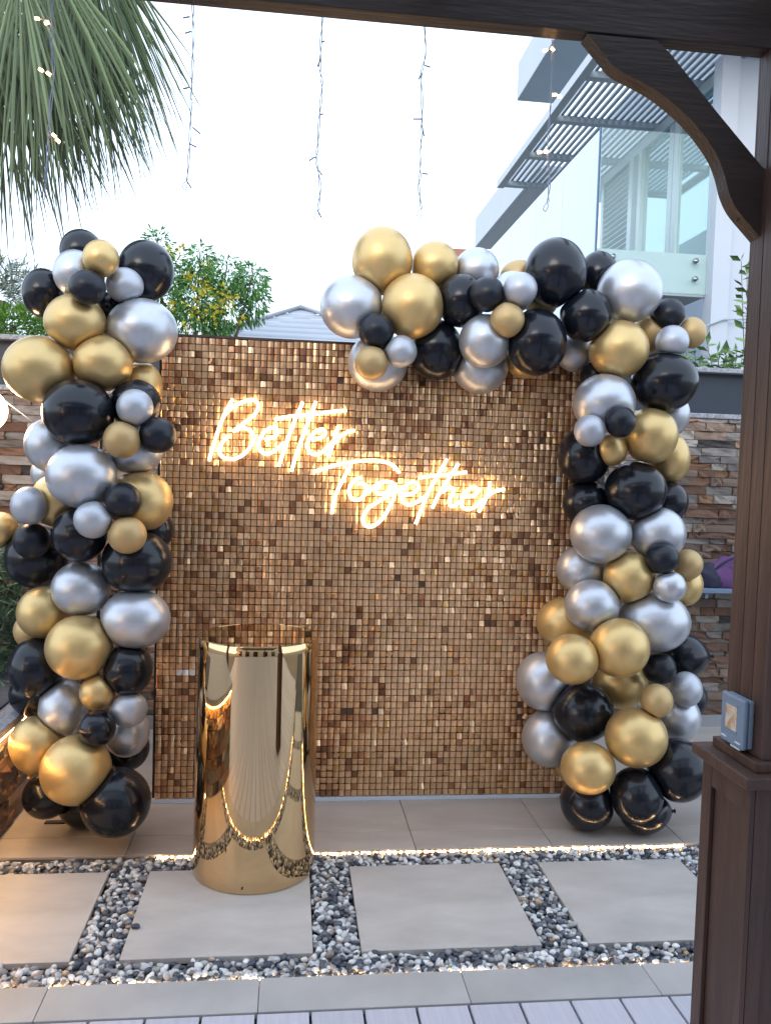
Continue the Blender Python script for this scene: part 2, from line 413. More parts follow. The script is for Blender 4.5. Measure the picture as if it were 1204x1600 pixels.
# single tile: bevelled plate with a tiny pin at the top
def tile_geo():
    xs = [-.5, -.40, .0, .40, .5]; ys = [.0034, .0006, -.0018, .0006, .0034]; vs = []
    for a, b in zip(xs, ys):
        for yy in (b, .0046):
            for zz in (-.5, .5): vs.append(Vector((a*tile, yy, zz*tile)))
    fs = []
    for i in range(4):
        o = i*4; n_ = o+4
        fs += [(o, n_, n_+1, o+1), (o+1, n_+1, n_+3, o+3), (o+2, o, o+1, o+3) if i == 0 else (o+3, n_+3, n_+2, o+2), (o, o+2, n_+2, n_)]
    fs += [(2, 3, 7, 6), (16, 18, 19, 17)]
    p = boxv(-.0011, .0011, -.0024, -.001, tile/2-.0055, tile/2-.0035)
    return join_geo([(vs, fs), ([Vector(v) for v in p], BOXF)])
TV, TF = tile_geo(); TVn = np.array([tuple(v) for v in TV])
one.from_pydata([tuple(v) for v in TV], [], TF); one.materials.append(M['sequin_one'])
M['sequin_dark_reflection'] = mat('sequin_dark_reflection', (.40, .205, .110), .30, .72, objvar=.35)  # dark reflections in tilted gold sequins, painted as a brown base colour
dark = bpy.data.meshes.new('sequin_dark_reflection'); dark.from_pydata([tuple(v) for v in TV], [], TF); dark.materials.append(M['sequin_dark_reflection'])
def dark_reflection(cx, cz):
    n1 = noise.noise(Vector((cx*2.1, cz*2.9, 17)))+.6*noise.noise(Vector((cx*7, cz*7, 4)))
    edge = .14*max(0, (cz-1.6)/.5)+.22*max(0, (cx-1.15)/.3)+.10*max(0, (-.25-cx)/.3)  # more painted dark reflections towards the top and sides
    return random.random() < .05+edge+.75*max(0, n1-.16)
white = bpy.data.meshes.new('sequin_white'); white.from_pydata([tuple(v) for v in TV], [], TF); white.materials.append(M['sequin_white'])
order = sorted(range(len(tiles)), key=lambda k: (Vector((tiles[k][0], BY, tiles[k][1]))-CP).length if -.36 < tiles[k][0] < 1.2 else 99)
single = set(order[:296])
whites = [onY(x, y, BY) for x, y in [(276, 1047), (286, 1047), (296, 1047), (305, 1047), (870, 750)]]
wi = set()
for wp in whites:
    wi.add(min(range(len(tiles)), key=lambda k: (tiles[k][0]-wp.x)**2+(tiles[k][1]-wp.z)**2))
VV = []; FF = []; CC = []; off = 0
for k, (cx, cz, tx, ty, tz) in enumerate(tiles):
    R = Matrix.Rotation(ty, 3, 'Z')@Matrix.Rotation(tx, 3, 'X')@Matrix.Rotation(tz, 3, 'Y')
    dy = BY-.0085-abs(tx)*.006-abs(ty)*.006
    if k in single or k in wi:
        o = bpy.data.objects.new('sequin', white if k in wi else (dark if dark_reflection(cx, cz) else one))
        o.location = Vector((cx, dy, cz))-bd.location; o.rotation_euler = R.to_euler(); link(o, bd)
        if k in wi: o['label'] = 'bright white sequin'
        continue
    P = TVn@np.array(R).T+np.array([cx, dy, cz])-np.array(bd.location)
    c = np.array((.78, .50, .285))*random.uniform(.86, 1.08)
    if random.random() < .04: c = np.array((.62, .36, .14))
    if dark_reflection(cx, cz): c = np.array((.40, .205, .110))*random.uniform(.6, 1.5)  # dark reflection painted into the tile colour
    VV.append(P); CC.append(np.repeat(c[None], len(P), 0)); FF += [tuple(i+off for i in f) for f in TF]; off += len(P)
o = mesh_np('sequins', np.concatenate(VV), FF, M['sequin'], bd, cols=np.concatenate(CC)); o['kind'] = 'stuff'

# ================================================================== NEON SIGN
SY = BY-.045
A = lambda x, y: (310+x/4.631, 610+y/4.631)
B = lambda x, y: (470+x/5.473, 700+y/5.473)
C = lambda x, y: (630+x/6.337, 700+y/6.337)
def strokes(name, f, lists, parent):
    ps = []
    for k, L in enumerate(lists):
        ps.append(catmull([onY(*f(x, y), SY-.0015*k) for x, y in L], 7))
    o = tube(name, ps, .0074, M['neon'], parent, 10)
    return o
def sign_word(label, letters, cx_, cz_):
    t = thing('neon_sign', label, 'neon sign', (cx_, SY, cz_), 'warm neon words on the shimmer wall')
    for f, L in letters: strokes('letter', f, L, t)
    return t
better = [
 (A, [[(250, 62), (190, 170), (130, 330), (76, 510)], [(190, 180), (240, 125), (320, 85), (385, 68), (428, 88), (428, 140), (390, 190), (320, 245), (250, 298)],
      [(250, 298), (315, 272), (372, 290), (400, 340), (380, 400), (330, 460), (260, 495), (190, 490), (152, 450), (165, 390), (215, 330)]]),
 (A, [[(478, 358), (550, 335), (575, 300), (552, 270), (500, 282), (455, 330), (436, 390), (452, 440), (500, 460), (560, 430), (622, 378)]]),
 (A, [[(755, 85), (700, 210), (640, 370), (580, 550)], [(550, 212), (660, 188), (760, 181)]]),
 (A, [[(850, 80), (790, 240), (720, 430), (672, 585)], [(764, 181), (850, 170), (950, 155), (1070, 145)]]),
 (A, [[(820, 358), (890, 340), (920, 305), (895, 280), (845, 300), (800, 350), (790, 410), (815, 455), (870, 460), (930, 415), (968, 372)]]),
 (A, [[(1010, 260), (980, 360), (940, 485)], [(985, 380), (1030, 330), (1080, 300), (1130, 290)]])]
together = [
 (B, [[(105, 205), (250, 160), (400, 125), (550, 108), (680, 112), (780, 145), (842, 212)], [(425, 150), (370, 250), (300, 390), (275, 480), (265, 562)]]),
 (B, [[(520, 250), (460, 275), (415, 340), (415, 400), (450, 440), (500, 440), (550, 390), (560, 330), (520, 300), (480, 312)]]),
 (B, [[(570, 385), (640, 320), (710, 288), (785, 300), (770, 345), (710, 388), (655, 388), (650, 345), (690, 305)],
      [(806, 300), (800, 400), (760, 500), (690, 610), (610, 670), (550, 660), (530, 600), (570, 520), (660, 460), (760, 400), (842, 352)]]),
 (B, [[(870, 402), (950, 390), (1000, 350), (990, 302), (940, 295), (880, 340), (855, 410), (880, 470), (940, 485), (1010, 450), (1052, 420)]]),
 (C, [[(430, 110), (330, 290), (250, 430), (180, 600), (120, 752)], [(150, 295), (300, 277), (395, 268)]]),
 (C, [[(545, 155), (450, 300), (360, 440), (285, 595)], [(400, 268), (500, 255), (625, 240)], [(385, 440), (440, 392), (488, 402), (488, 450), (455, 520), (460, 565), (500, 575), (560, 530)]]),
 (C, [[(600, 490), (690, 470), (740, 430), (720, 395), (670, 395), (600, 450), (572, 520), (590, 590), (650, 605), (720, 570), (785, 505)]]),
 (C, [[(850, 335), (850, 400), (830, 470), (745, 635)], [(830, 480), (880, 440), (940, 420), (1000, 405)]])]
sign_word('white glowing neon word Better in slanted handwriting, upper word of the sign', better, onY(440, 670, BY).x, onY(440, 670, BY).z)
sign_word('white glowing neon word Together in slanted handwriting, lower word of the sign', together, onY(650, 770, BY).x, onY(650, 770, BY).z)
cb = catmull([onY(517, 804, SY), onY(518, 812, BY-.02), onY(515, 822, BY-.012), onY(518, 832, BY-.012)], 5)
tag(tube('cable', [cb], .0018, M['wire']), 'short thin white cable hanging below the T of the neon sign', 'cable')

# ================================================================== GOLD CYLINDER
cyl_c = Vector((-.106, 3.312, .001)); HT = .935
ct = thing('plinth', 'tall polished gold mirror cylinder plinth standing on the pale slab before the backdrop', 'plinth', cyl_c)
R0, R1 = .242, .234
prof = [(R0-.002, 0), (R0, .003)]+[(R0+(R1-R0)*i/24, .003+(HT-.006)*i/24) for i in range(1, 24)]+[(R1, HT-.003), (R1-.002, HT)]
body = lathe('body', prof[:-1]+[(R1-.0015, HT-.001)], 128, M['gold_mirror'], ct)
topo = lathe('top', [(R1+.0006, HT-.003), (R1+.0006, HT+.0012), (R1-.0022, HT+.0012), (R1-.0022, HT+.0002)], 128, M['gold_mirror'], ct, smooth=False)

rv = onY(378, 1389, cyl_c.y-R0-.001); o = lathe('rivet', [(.004, 0), (.003, .002)], 10, M['black_metal'], ct, loc=rv-cyl_c); o.rotation_euler = (rad(90), 0, 0)
# ================================================================== BALLOONS
# (x, y, rx, ry, colour)   painted back to front, pixels of the photograph
G, Sv, K = 'gold', 'silver', 'black'
LEFT = [
 (172, 484, 27, 27, K), (128, 393, 34, 34, K), (228, 423, 43, 47, K), (68, 458, 33, 38, K), (118, 427, 34, 36, Sv), (222, 603, 31, 38, G), (212, 632, 40, 38, K),
 (212, 702, 42, 39, Sv), (80, 740, 31, 28, Sv), (82, 695, 43, 41, Sv), (92, 782, 44, 40, G), (240, 828, 31, 31, K), (58, 870, 50, 47, K),
 (50, 985, 28, 28, G), (60, 1083, 45, 36, K), (198, 1168, 35, 36, K), (130, 1255, 38, 38, K), (222, 517, 55, 49, Sv), (118, 504, 48, 43, G),
 (62, 577, 57, 50, G), (161, 568, 46, 42, G), (220, 783, 50, 46, G), (123, 645, 56, 50, K), (124, 835, 43, 42, K), (214, 878, 54, 48, K),
 (128, 744, 55, 48, Sv), (68, 957, 41, 39, G), (212, 967, 54, 45, Sv), (56, 1043, 42, 46, K), (200, 1045, 38, 42, K),
 (127, 920, 46, 41, Sv), (125, 1011, 53, 49, G), (198, 1142, 35, 40, Sv), (100, 1106, 38, 44, Sv), (57, 1161, 42, 42, G), (74, 1243, 38, 36, K),
 (119, 1203, 55, 54, G), (181, 1253, 54, 54, K),
 (158, 404, 28, 29, G), (137, 449, 28.5, 27, K), (195, 446, 29, 27, Sv), (211, 637, 28, 28, Sv), (191, 687, 29, 28, G), (246, 680, 29, 27, K),
 (46, 790, 29, 28.5, Sv), (2, 828, 27, 27, G), (50, 845, 29, 27, K), (192, 782, 28.5, 27, K), (146, 812, 30, 28, Sv), (199, 836, 30, 28, G),
 (153, 1081, 28, 28, G), (201, 1108, 29, 28, Sv), (152, 1138, 29, 28, K)]
ARCH = [
 (810, 433, 29, 26, G), (845, 470, 26, 26, G), (800, 457, 34, 32, Sv), (590, 567, 45, 43, Sv), (822, 556, 34, 35, G), (750, 574, 42, 40, Sv), (744, 422, 34, 34, Sv),
 (679, 415, 36, 37, G), (681, 547, 40, 47, K), (720, 470, 36, 41, K), (597, 408, 45, 53, G), (550, 480, 48, 48, Sv), (644, 479, 47, 50, G), (757, 533, 39, 41, Sv),
 (896, 551, 27, 29, Sv), (934, 430, 30, 37, K), (838, 535, 45, 51, K), (867, 427, 47, 54, K), (983, 455, 50, 48, Sv), (914, 493, 39, 41, K),
 (588, 517, 27, 27.5, K), (626, 549, 24, 24.5, Sv), (580, 567, 25, 26, G), (761, 460, 27, 27, K), (812, 452, 26, 26, Sv), (792, 500, 26, 27, G)]
RIGHT = [
 (930, 588, 24, 24, K), (1015, 520, 28, 30, G), (1045, 648, 31, 34, Sv), (1045, 716, 31, 39, G), (915, 786, 36, 34, K), (1043, 784, 31, 31, K), (908, 890, 39, 36, Sv),
 (1068, 914, 29, 32, G), (1078, 1092, 26, 28, K), (968, 1068, 42, 38, G), (1058, 1121, 35, 37, Sv), (885, 1199, 18, 18, G), (1004, 1265, 38, 38, K), (1058, 1203, 48, 49, K),
 (1066, 1025, 36, 35, K), (849, 1064, 42, 45, Sv), (857, 1153, 41, 44, Sv), (917, 1255, 41, 42, K), (912, 713, 40, 44, K),
 (1037, 597, 52, 45, K), (966, 546, 46, 44, G), (943, 630, 48, 44, Sv), (1016, 681, 41, 43, G), (992, 767, 48, 44, K), (1027, 834, 43, 40, Sv), (938, 834, 47, 44, Sv),
 (884, 973, 46, 38, G), (982, 902, 40, 39, G), (1021, 972, 56, 45, Sv), (924, 946, 42, 39, Sv), (967, 1012, 46, 45, G), (893, 1030, 40, 38, G), (993, 1152, 48, 46, G),
 (910, 1112, 47, 46, K), (918, 1200, 42, 40, G), (993, 1243, 41, 44, K),
 (1043, 491, 27, 24, K), (1080, 520, 22, 24, G), (1049, 534, 26, 25, Sv), (955, 703, 24, 24, G), (921, 673, 24.5, 24, Sv), (968, 659, 24, 24, K),
 (1074, 882, 23, 23, G), (1034, 873, 26, 24, K), (1045, 917, 26, 24, Sv), (1029, 1044, 26, 25, K), (1071, 1077, 25, 27, Sv), (1025, 1095, 25, 26, G)]

def balloon_mesh(variant, m, small):
    seg, rings = 40, 26
    tilt = [(0, 0), (.45, .2), (-.4, .5), (.2, -.5), (-.5, -.2), (.1, .6), (-1.25, .2), (.15, -1.25), (-1.0, -.9)][variant]
    V = []; Fc = []
    # profile along axis t (tail at +1.33)
    prof = []
    for i in range(rings+1):
        th = math.pi*i/rings; y = -math.cos(th); r = math.sin(th)
        if y > 0: y2 = y*(1+.16*y*y); r *= (1-.05*y*y)
        else: y2 = y
        if y > .93: continue
        prof.append((r, y2))
    prof += [(.20, 1.14), (.10, 1.19), (.055, 1.24), (.05, 1.27), (.085, 1.29), (.09, 1.33), (.05, 1.34)]
    for (r, y) in prof:
        for k in range(seg): a = 2*math.pi*k/seg; V.append(Vector((r*math.cos(a), y, r*math.sin(a))))
    for i in range(len(prof)-1):
        for k in range(seg): k2 = (k+1) % seg; Fc.append((i*seg+k, (i+1)*seg+k, (i+1)*seg+k2, i*seg+k2))
    R = Matrix.Rotation(tilt[0], 3, 'X')@Matrix.Rotation(tilt[1], 3, 'Z')
    V = [R@v for v in V]
    # renormalise so that the silhouette seen along Y stays one unit
    bm = bmesh.new(); vs = [bm.verts.new(v) for v in V]
    for f in Fc: bm.faces.new([vs[i] for i in f])
    bm.faces.new([vs[(len(prof)-1)*seg+k] for k in range(seg-1, -1, -1)])
    bmesh.ops.remove_doubles(bm, verts=bm.verts, dist=1e-5); bmesh.ops.recalc_face_normals(bm, faces=bm.faces)
    me = bpy.data.meshes.new('balloon'); bm.to_mesh(me); bm.free(); me.materials.append(m)
    for p in me.polygons: p.use_smooth = True
    return me
BM = {}
def bmesh_for(col, var, small, satin):
    key = (col, var, satin)
    if key not in BM:
        m = {'gold': M['bal_satin'] if satin else M['bal_gold'], 'silver': M['bal_pearl'] if satin else M['bal_silver'], 'black': M['bal_navy'] if satin else M['bal_black']}[col]
        BM[key] = balloon_mesh(var, m, small)
    return BM[key]
ORD = ['topmost', 'second', 'third', 'fourth', 'fifth', 'sixth', 'seventh', 'eighth', 'ninth', 'tenth', 'eleventh', 'twelfth', 'thirteenth', 'fourteenth', 'fifteenth', 'sixteenth', 'seventeenth', 'eighteenth']
CN = {'gold': 'gold', 'silver': 'silver', 'black': 'black'}
def size_of(b): return 'small' if max(b[2], b[3]) < 30.5 else ('big' if max(b[2], b[3]) >= 44 else 'medium')
ALLB = []
def place(lst, baseY, minY, sec, grp):
    done = []; out = []
    for b in lst:
        x, y, rx, ry, c = b; r = (rx+ry)/2; rx += (r-rx)*.12; ry += (r-ry)*.12
        Y = baseY+random.uniform(-.01, .02)
        for (x2, y2, r2, Y2) in done:
            d = math.hypot(x-x2, y-y2)
            if d < (r+r2)*.97:
                g = math.sqrt(max(0, ((r+r2)*.86)**2-d*d)) if d < (r+r2)*.86 else 6
                Y = min(Y, Y2-g*(Y2/FPX))
        lim = minY-(.16 if r < 30 else 0)
        if Y < lim: Y = lim+random.uniform(-.02, .0)
        # never below the floor
        for _ in range(80):
            p = onY(x, y, Y)
            if p.z-ry*Y/FPX < .004: Y -= .01
            else: break
        done.append((x, y, r, Y)); out.append((x, y, rx, ry, c, Y))
    n = {}
    srt = sorted(out, key=(lambda q: q[1]) if sec != 'arch top' else (lambda q: q[0]))
    for q in srt:
        c = q[4]; sz = size_of(q); k = (c, sz); n[k] = n.get(k, 0)+1; i = n[k]-1
        x, y, rx, ry, c, Y = q
        ctr = onY(x, y, Y)
        near = min((z for z in out if z is not q), key=lambda z: math.hypot(z[0]-x, z[1]-y)-(z[2]+z[3]+rx+ry)/2*.8)
        dx, dy = near[0]-x, near[1]-y
        rel = ('right' if dx > 0 else 'left') if abs(dx) > abs(dy) else ('below' if dy > 0 else 'above')
        rel = {'right': 'left of', 'left': 'right of', 'below': 'just above', 'above': 'just below'}[rel]
        if sec == 'arch top':
            o1 = 'leftmost' if i == 0 else ORD[i]+' leftmost'
            lab = f"{sz} {CN[c]} balloon, {o1} of the arch's {sz} {CN[c]} ones, {rel} {size_of(near)} {CN[near[4]]}"
        else:
            o1 = 'highest' if i == 0 else ORD[i]+' highest'
            lab = f"{sz} {CN[c]} balloon, {o1} of the {sec}'s {sz} {CN[c]} ones, {rel} {size_of(near)} {CN[near[4]]}"
        lab = lab.replace('silver', 'silver').replace(' a medium', ' medium').replace(' a big', ' big').replace(' a small', ' small')
        satin = sz == 'small' and random.random() < .75
        vv = {(57, 1161): 6, (1004, 1265): 7, (68, 957): 8, (849, 1064): 8, (1066, 1025): 7}.get((x, y), random.randrange(6))
        me = bmesh_for(c, vv, sz == 'small', satin)
        o = bpy.data.objects.new('balloon', me)
        rx *= 1.045; ry *= 1.045
        vd = (ctr-CP).normalized(); rt = vd.cross(Uv).normalized(); up = rt.cross(vd).normalized()
        dep = Y/ray(x, y).y; sx = rx*dep/FPX*math.cos(math.atan((x-CX)/FPX)); sz_ = ry*dep/FPX*math.cos(math.atan((y-CY)/FPX))
        Mx = Matrix.Identity(4)
        for a_ in range(3):
            Mx[a_][0] = rt[a_]*sx; Mx[a_][1] = vd[a_]*(sx+sz_)/2; Mx[a_][2] = up[a_]*sz_; Mx[a_][3] = ctr[a_]
        o.matrix_world = Mx
        link(o); tag(o, lab, 'balloon', grp); ALLB.append((o, Mx.copy(), ctr.copy(), (sx+sz_)/2))
    return out
place(LEFT, 3.80, 3.46, 'left column', 'balloons of the left column')
place(ARCH, 3.86, 3.56, 'arch top', 'balloons along the top of the arch')
place(RIGHT, 3.84, 3.50, 'right column', 'balloons of the right column')

# press every balloon flat against the ones it touches
CA = np.array([tuple(b[2]) for b in ALLB]); RA = np.array([b[3] for b in ALLB])
for i, (o, Mx, c_, r_) in enumerate(ALLB):
    me = o.data.copy(); o.data = me
    n_ = len(me.vertices); v = np.empty(n_*3, dtype=np.float32); me.vertices.foreach_get('co', v); v = v.reshape(-1, 3).astype(float)
    A_ = np.array(Mx); W_ = v@A_[:3, :3].T+A_[:3, 3]
    for j in range(len(ALLB)):
        if j == i: continue
        d = CA[j]-CA[i]; D_ = np.linalg.norm(d)
        if D_ >= (RA[i]+RA[j])*1.0 or D_ < .35*max(RA[i], RA[j]): continue
        nrm = d/D_
        pd = (D_*D_+RA[i]**2-RA[j]**2)/(2*D_)-.0004
        if pd < .25*RA[i]: continue
        rel_ = W_-CA[i]; h_ = rel_@nrm; k = .012
        ex = h_-pd; m_ = ex > -k
        # soft clamp onto the contact plane
        new = np.where(ex > k, 0.0, (ex-k)*0 - ((k-ex)**2)/(4*k))
        tail = (v[:, 1] > 1.12) | (np.abs(v).max(1) > 1.12)
        m_ &= ~tail
        W_[m_] += np.outer((new-ex)[m_], nrm)
    Ai = np.linalg.inv(A_); v2 = W_@Ai[:3, :3].T+Ai[:3, 3]
    me.vertices.foreach_set('co', v2.astype(np.float32).ravel()); me.update()
# stand feet
fa = onZ(72, 1284, 0); fb = onZ(140, 1290, 0)
tag(box('balloon_stand', fa.x, fa.x+.35, 3.735, 3.765, .001, .006, M['black_metal']), 'flat black metal foot of the balloon stand under the left column', 'stand foot')
ft = thing('backdrop_stand', 'black metal foot bar of the backdrop stand beside the right balloon column', 'stand foot', (1.40, 3.85, 0))
prism('foot_plate', [(1.36, 3.98, .001), (1.42, 3.98, .001), (1.50, 3.70, .001), (1.46, 3.70, .001)], (0, 0, .012), M['black_metal'], ft)
box('upright', 1.40, 1.425, 3.975, 4.0, .013, 2.25, M['black_metal'], ft)
st = thing('stand_pole', 'thin black pole inside the left balloon column', 'pole', (-.85, 3.86, 0))
tube('pole', [[Vector((-.85, 3.88, 0.006)), Vector((-.85, 3.88, 2.5))]], .008, M['black_metal'], st)

# ================================================================== PERGOLA
pg = thing('pergola', 'dark brown timber pergola with beam, curved brace and post on the panelled base at right', 'pergola', (1.15, 1.82, 0))
box('beam', -3.2, 3.2, 1.858, 1.905, 2.60, 2.87, M['woodx'], pg, bevel=.002)
def brace_pts():
    K6 = lambda x, y: (900+x/3.81, y/3.81)
    L = [(65, 200), (120, 268), (180, 340), (240, 408), (340, 462), (450, 522), (560, 602), (680, 712), (770, 822), (840, 932), (880, 1040), (905, 1140), (950, 1240), (1030, 1340), (1105, 1428), (1122, 1010)]
    L2 = [(1110, 1000), (830, 660), (560, 320), (480, 240)]
    P = [onY(*K6(*p), 1.858) for p in L[:15]]
    P = [P[0]]+catmull(P, 4)[1:]
    P.append(onY(*K6(1125, 1012), 1.858))
    P += [onY(*K6(*p), 1.858) for p in L2]
    for p in P: p.z = min(p.z, 2.5995)
    return P
bp = brace_pts()
prism('brace', bp, (0, .044, 0), M['woodx'], pg)
for (px, py) in ((1151, 345), (936, 86)):
    o = lathe('screw', [(.005, 0), (.004, .003)], 10, M['black_metal'], pg, loc=onY(px, py, 1.88)-pg.location); o.rotation_euler = (0, rad(-50), 0)
# brace toward the camera from the near face of the post
bx = [p.x for p in bp]; mx_ = max(bx)
bp2 = [Vector((1.125, 1.742+(p.x-mx_), p.z-.02)) for p in bp]
prism('brace', bp2, (.05, 0, 0), M['woodx'], pg)
# post as boards with grooves
box('post_core', 1.079, 1.221, 1.749, 1.891, .976, 2.5995, M['groove'], pg)
for y0, y1 in ((1.745, 1.7915), (1.7945, 1.8425), (1.8455, 1.895)):
    box('board', 1.072, 1.0785, y0, y1, .975, 2.5985, M['wood'], pg, bevel=.0008, seg=1)
for x0, x1 in ((1.072, 1.121), (1.124, 1.173), (1.176, 1.228)):
    box('board', x0, x1, 1.738, 1.7445, .975, 2.5985, M['wood'], pg, bevel=.0008, seg=1)
    box('board', x0, x1, 1.8955, 1.902, .975, 2.5985, M['wood'], pg, bevel=.0008, seg=1)
box('cap', 1.012, 1.30, 1.692, 1.948, .922, .95, M['wood'], pg, bevel=.004)
box('cap_step', 1.05, 1.26, 1.722, 1.918, .9505, .974, M['wood'], pg, bevel=.003)
box('base_panel', 1.046, 1.27, 1.727, 1.918, -.001, .9215, M['wood'], pg)
for (x0, x1, y0, y1) in ((1.034, 1.0455, 1.884, 1.928), (1.034, 1.0455, 1.712, 1.738), (1.0465, 1.08, 1.712, 1.7265), (1.24, 1.28, 1.712, 1.7265)):
    box('stile', x0, x1, y0, y1, 0, .9215, M['wood'], pg, bevel=.002)
box('rail', 1.0345, 1.0455, 1.7385, 1.8835, .86, .9215, M['wood'], pg, bevel=.002)
box('rail', 1.0345, 1.0455, 1.7385, 1.8835, .0, .09, M['wood'], pg, bevel=.002)
# roof and the other posts of the pergola, above and behind the viewer
box('beam', -3.2, 3.2, -2.6, -2.5, 2.60, 2.87, M['woodx'], pg)
for xx in (-3.0, -1.9, -.8, .3, 1.14, 2.5):
    box('rafter', xx-.03, xx+.03, -2.8, 1.85, 2.70, 2.86, M['wood'], pg)
for k in range(19):
    yy = -2.7+k*.24
    box('purlin', -3.2, 3.2, yy, yy+.08, 2.865, 2.91, M['woodx'], pg)
for xx, yy in ((-2.3, 1.82), (1.15, -2.45), (-2.3, -2.45)):
    box('post', xx-.075, xx+.075, yy-.075, yy+.075, 0, 2.5985, M['wood'], pg)

# outlet box on the post
ob = thing('switch_box', 'blue grey weatherproof switch box with a stained window screwed to the post', 'switch box', (1.055, 1.82, 1.05))
P0 = onX(1139, 1083, 1.055); P1 = onX(1172, 1150, 1.055)
yb0, yb1 = 1.775, 1.872; zb0, zb1 = .985, 1.098
box('back_box', 1.0585, 1.0715, yb0, yb1, zb0, zb1, M['box_blue'], ob, bevel=.004)
box('cover', 1.044, 1.057, yb0-.002, yb1+.002, zb0-.002, zb1+.002, M['box_blue'], ob, bevel=.005)
box('window', 1.0425, 1.0455, yb0+.026, yb1-.022, zb0+.034, zb1-.022, M['window_plastic'], ob, bevel=.001)
for (a, b_, c_, d_) in ((yb0+.024, yb1-.020, zb0+.030, zb0+.034), (yb0+.024, yb1-.020, zb1-.022, zb1-.018)):
    box('window_rim', 1.0420, 1.0455, a, b_, c_, d_, M['box_blue'], ob, bevel=.0005, seg=1)
for a in (yb0+.006, yb1-.030):
    box('clip', 1.0415, 1.0445, a, a+.022, zb0+.010, zb0+.013, M['label_white'], ob)
box('sticker', 1.050, 1.060, yb0+.02, yb0+.06, zb0-.008, zb0-.0025, M['label_white'], ob)

# ================================================================== FAIRY LIGHTS
def fairy(pts, lit, unlit, label):
    Yf = 1.915
    top = onY(*pts[0], Yf)
    t = thing('fairy_light_strand', label, 'fairy lights', top, 'fairy light strands hanging from the beam')
    ctr = catmull([onY(x, y, Yf) for x, y in pts], 10)
    paths = []
    for ph in range(2):
        path = []; n = len(ctr)
        for i, p in enumerate(ctr):
            a = i*.36+ph*math.pi+random.uniform(-.1, .1); amp = .0018+.0022*abs(noise.noise(Vector((i*.09, ph*5, pts[0][0]))))
            path.append(p+Vector((math.cos(a)*amp, math.sin(a)*amp, 0)))
        paths.append(path)
    tube('wire', paths, .0011, M['wire'], t, 5)
    e = ctr[-1]
    lp = catmull([e, e+Vector((-.006, 0, -.006)), e+Vector((-.009, .002, -.016)), e+Vector((-.003, .003, -.020)), e+Vector((.001, 0, -.010)), e], 5)
    tube('wire_loop', [lp], .0009, M['wire'], t, 5)
    for (L, m, r) in ((lit, M['bulb'], .0032), (unlit, M['bulb_off'], .0017)):
        for (x0, y0, x1, y1) in L:
            a = onY(x0, y0, Yf); b = onY(x1, y1, Yf); d = (b-a)
            if m is M['bulb']:
                s = tube('bulb', [[b-d.normalized()*.005, b, b+d.normalized()*.004]], r, m, t, 8)
                tube('bulb_stem', [[a, b-d.normalized()*.005]], .0014, M['wire'], t, 5)
            else:
                tube('bulb', [[a, a+d*.5, b]], r, m, t, 6)
    return t
fairy([(82, -12), (80, 60), (84, 110), (78, 180), (76, 215), (73, 260), (71, 296)], [(80, 32, 58, 29), (80, 34, 73, 36), (80, 118, 64, 109), (80, 118, 76, 115), (76, 205, 85, 212), (78, 208, 91, 220)], [],
      'lit strand of fairy lights against the palm leaves, leftmost of the five')
fairy([(301, 5), (302, 60), (300, 120), (298, 180), (296, 230), (292, 282)], [], [(297, 26, 286, 28), (299, 49, 289, 52), (297, 136, 286, 139), (301, 199, 313, 209), (297, 225, 307, 230), (293, 284, 299, 294)],
      'unlit twisted fairy light strand, second from left, hanging in the white sky')
fairy([(504, 22), (501, 70), (500, 110), (503, 135), (499, 180), (496, 230), (494, 250), (500, 290), (497, 328)], [], [(502, 66, 507, 64), (501, 92, 496, 104), (499, 179, 505, 178), (492, 245, 483, 251), (498, 266, 503, 274), (496, 328, 502, 340)],
      'unlit twisted fairy light strand, longest one, in the middle of the sky')
fairy([(663, 38), (664, 85), (658, 118), (659, 180), (657, 230), (656, 272), (654, 292), (658, 326)], [], [(663, 102, 672, 105), (658, 115, 654, 124), (658, 186, 645, 186), (659, 196, 662, 213), (659, 271, 668, 272)],
      'unlit fairy light strand left of the white house, fourth from left')
fairy([(863, 62), (862, 110), (859, 170), (855, 230), (858, 280), (855, 316)], [(861, 76, 851, 79), (862, 76, 863, 77), (860, 148, 866, 148), (861, 148, 874, 151), (856, 237, 842, 238), (857, 237, 852, 237)], [],
      'lit fairy light strand in front of the slatted house canopy, rightmost one')

# festoon lamp at the left edge
gl = thing('globe_lamp', 'round glowing white globe lamp at the left edge above the balloons', 'lamp', onY(-23.6, 641, 4.0))
me_ = ico_blob('globe', (0, 0, 0), (.097, .097, .097), M['globe'], gl, seed=50, sub=4)
tag(tube('cable', [catmull([onY(-20, 606, 4.02), onY(5, 624, 4.05), onY(28, 641, 4.1), onY(50, 658, 4.15), onY(90, 690, 4.3)], 6)], .0028, M['wire']), 'thin pale cable running from the globe lamp down behind the silver balloon', 'cable')

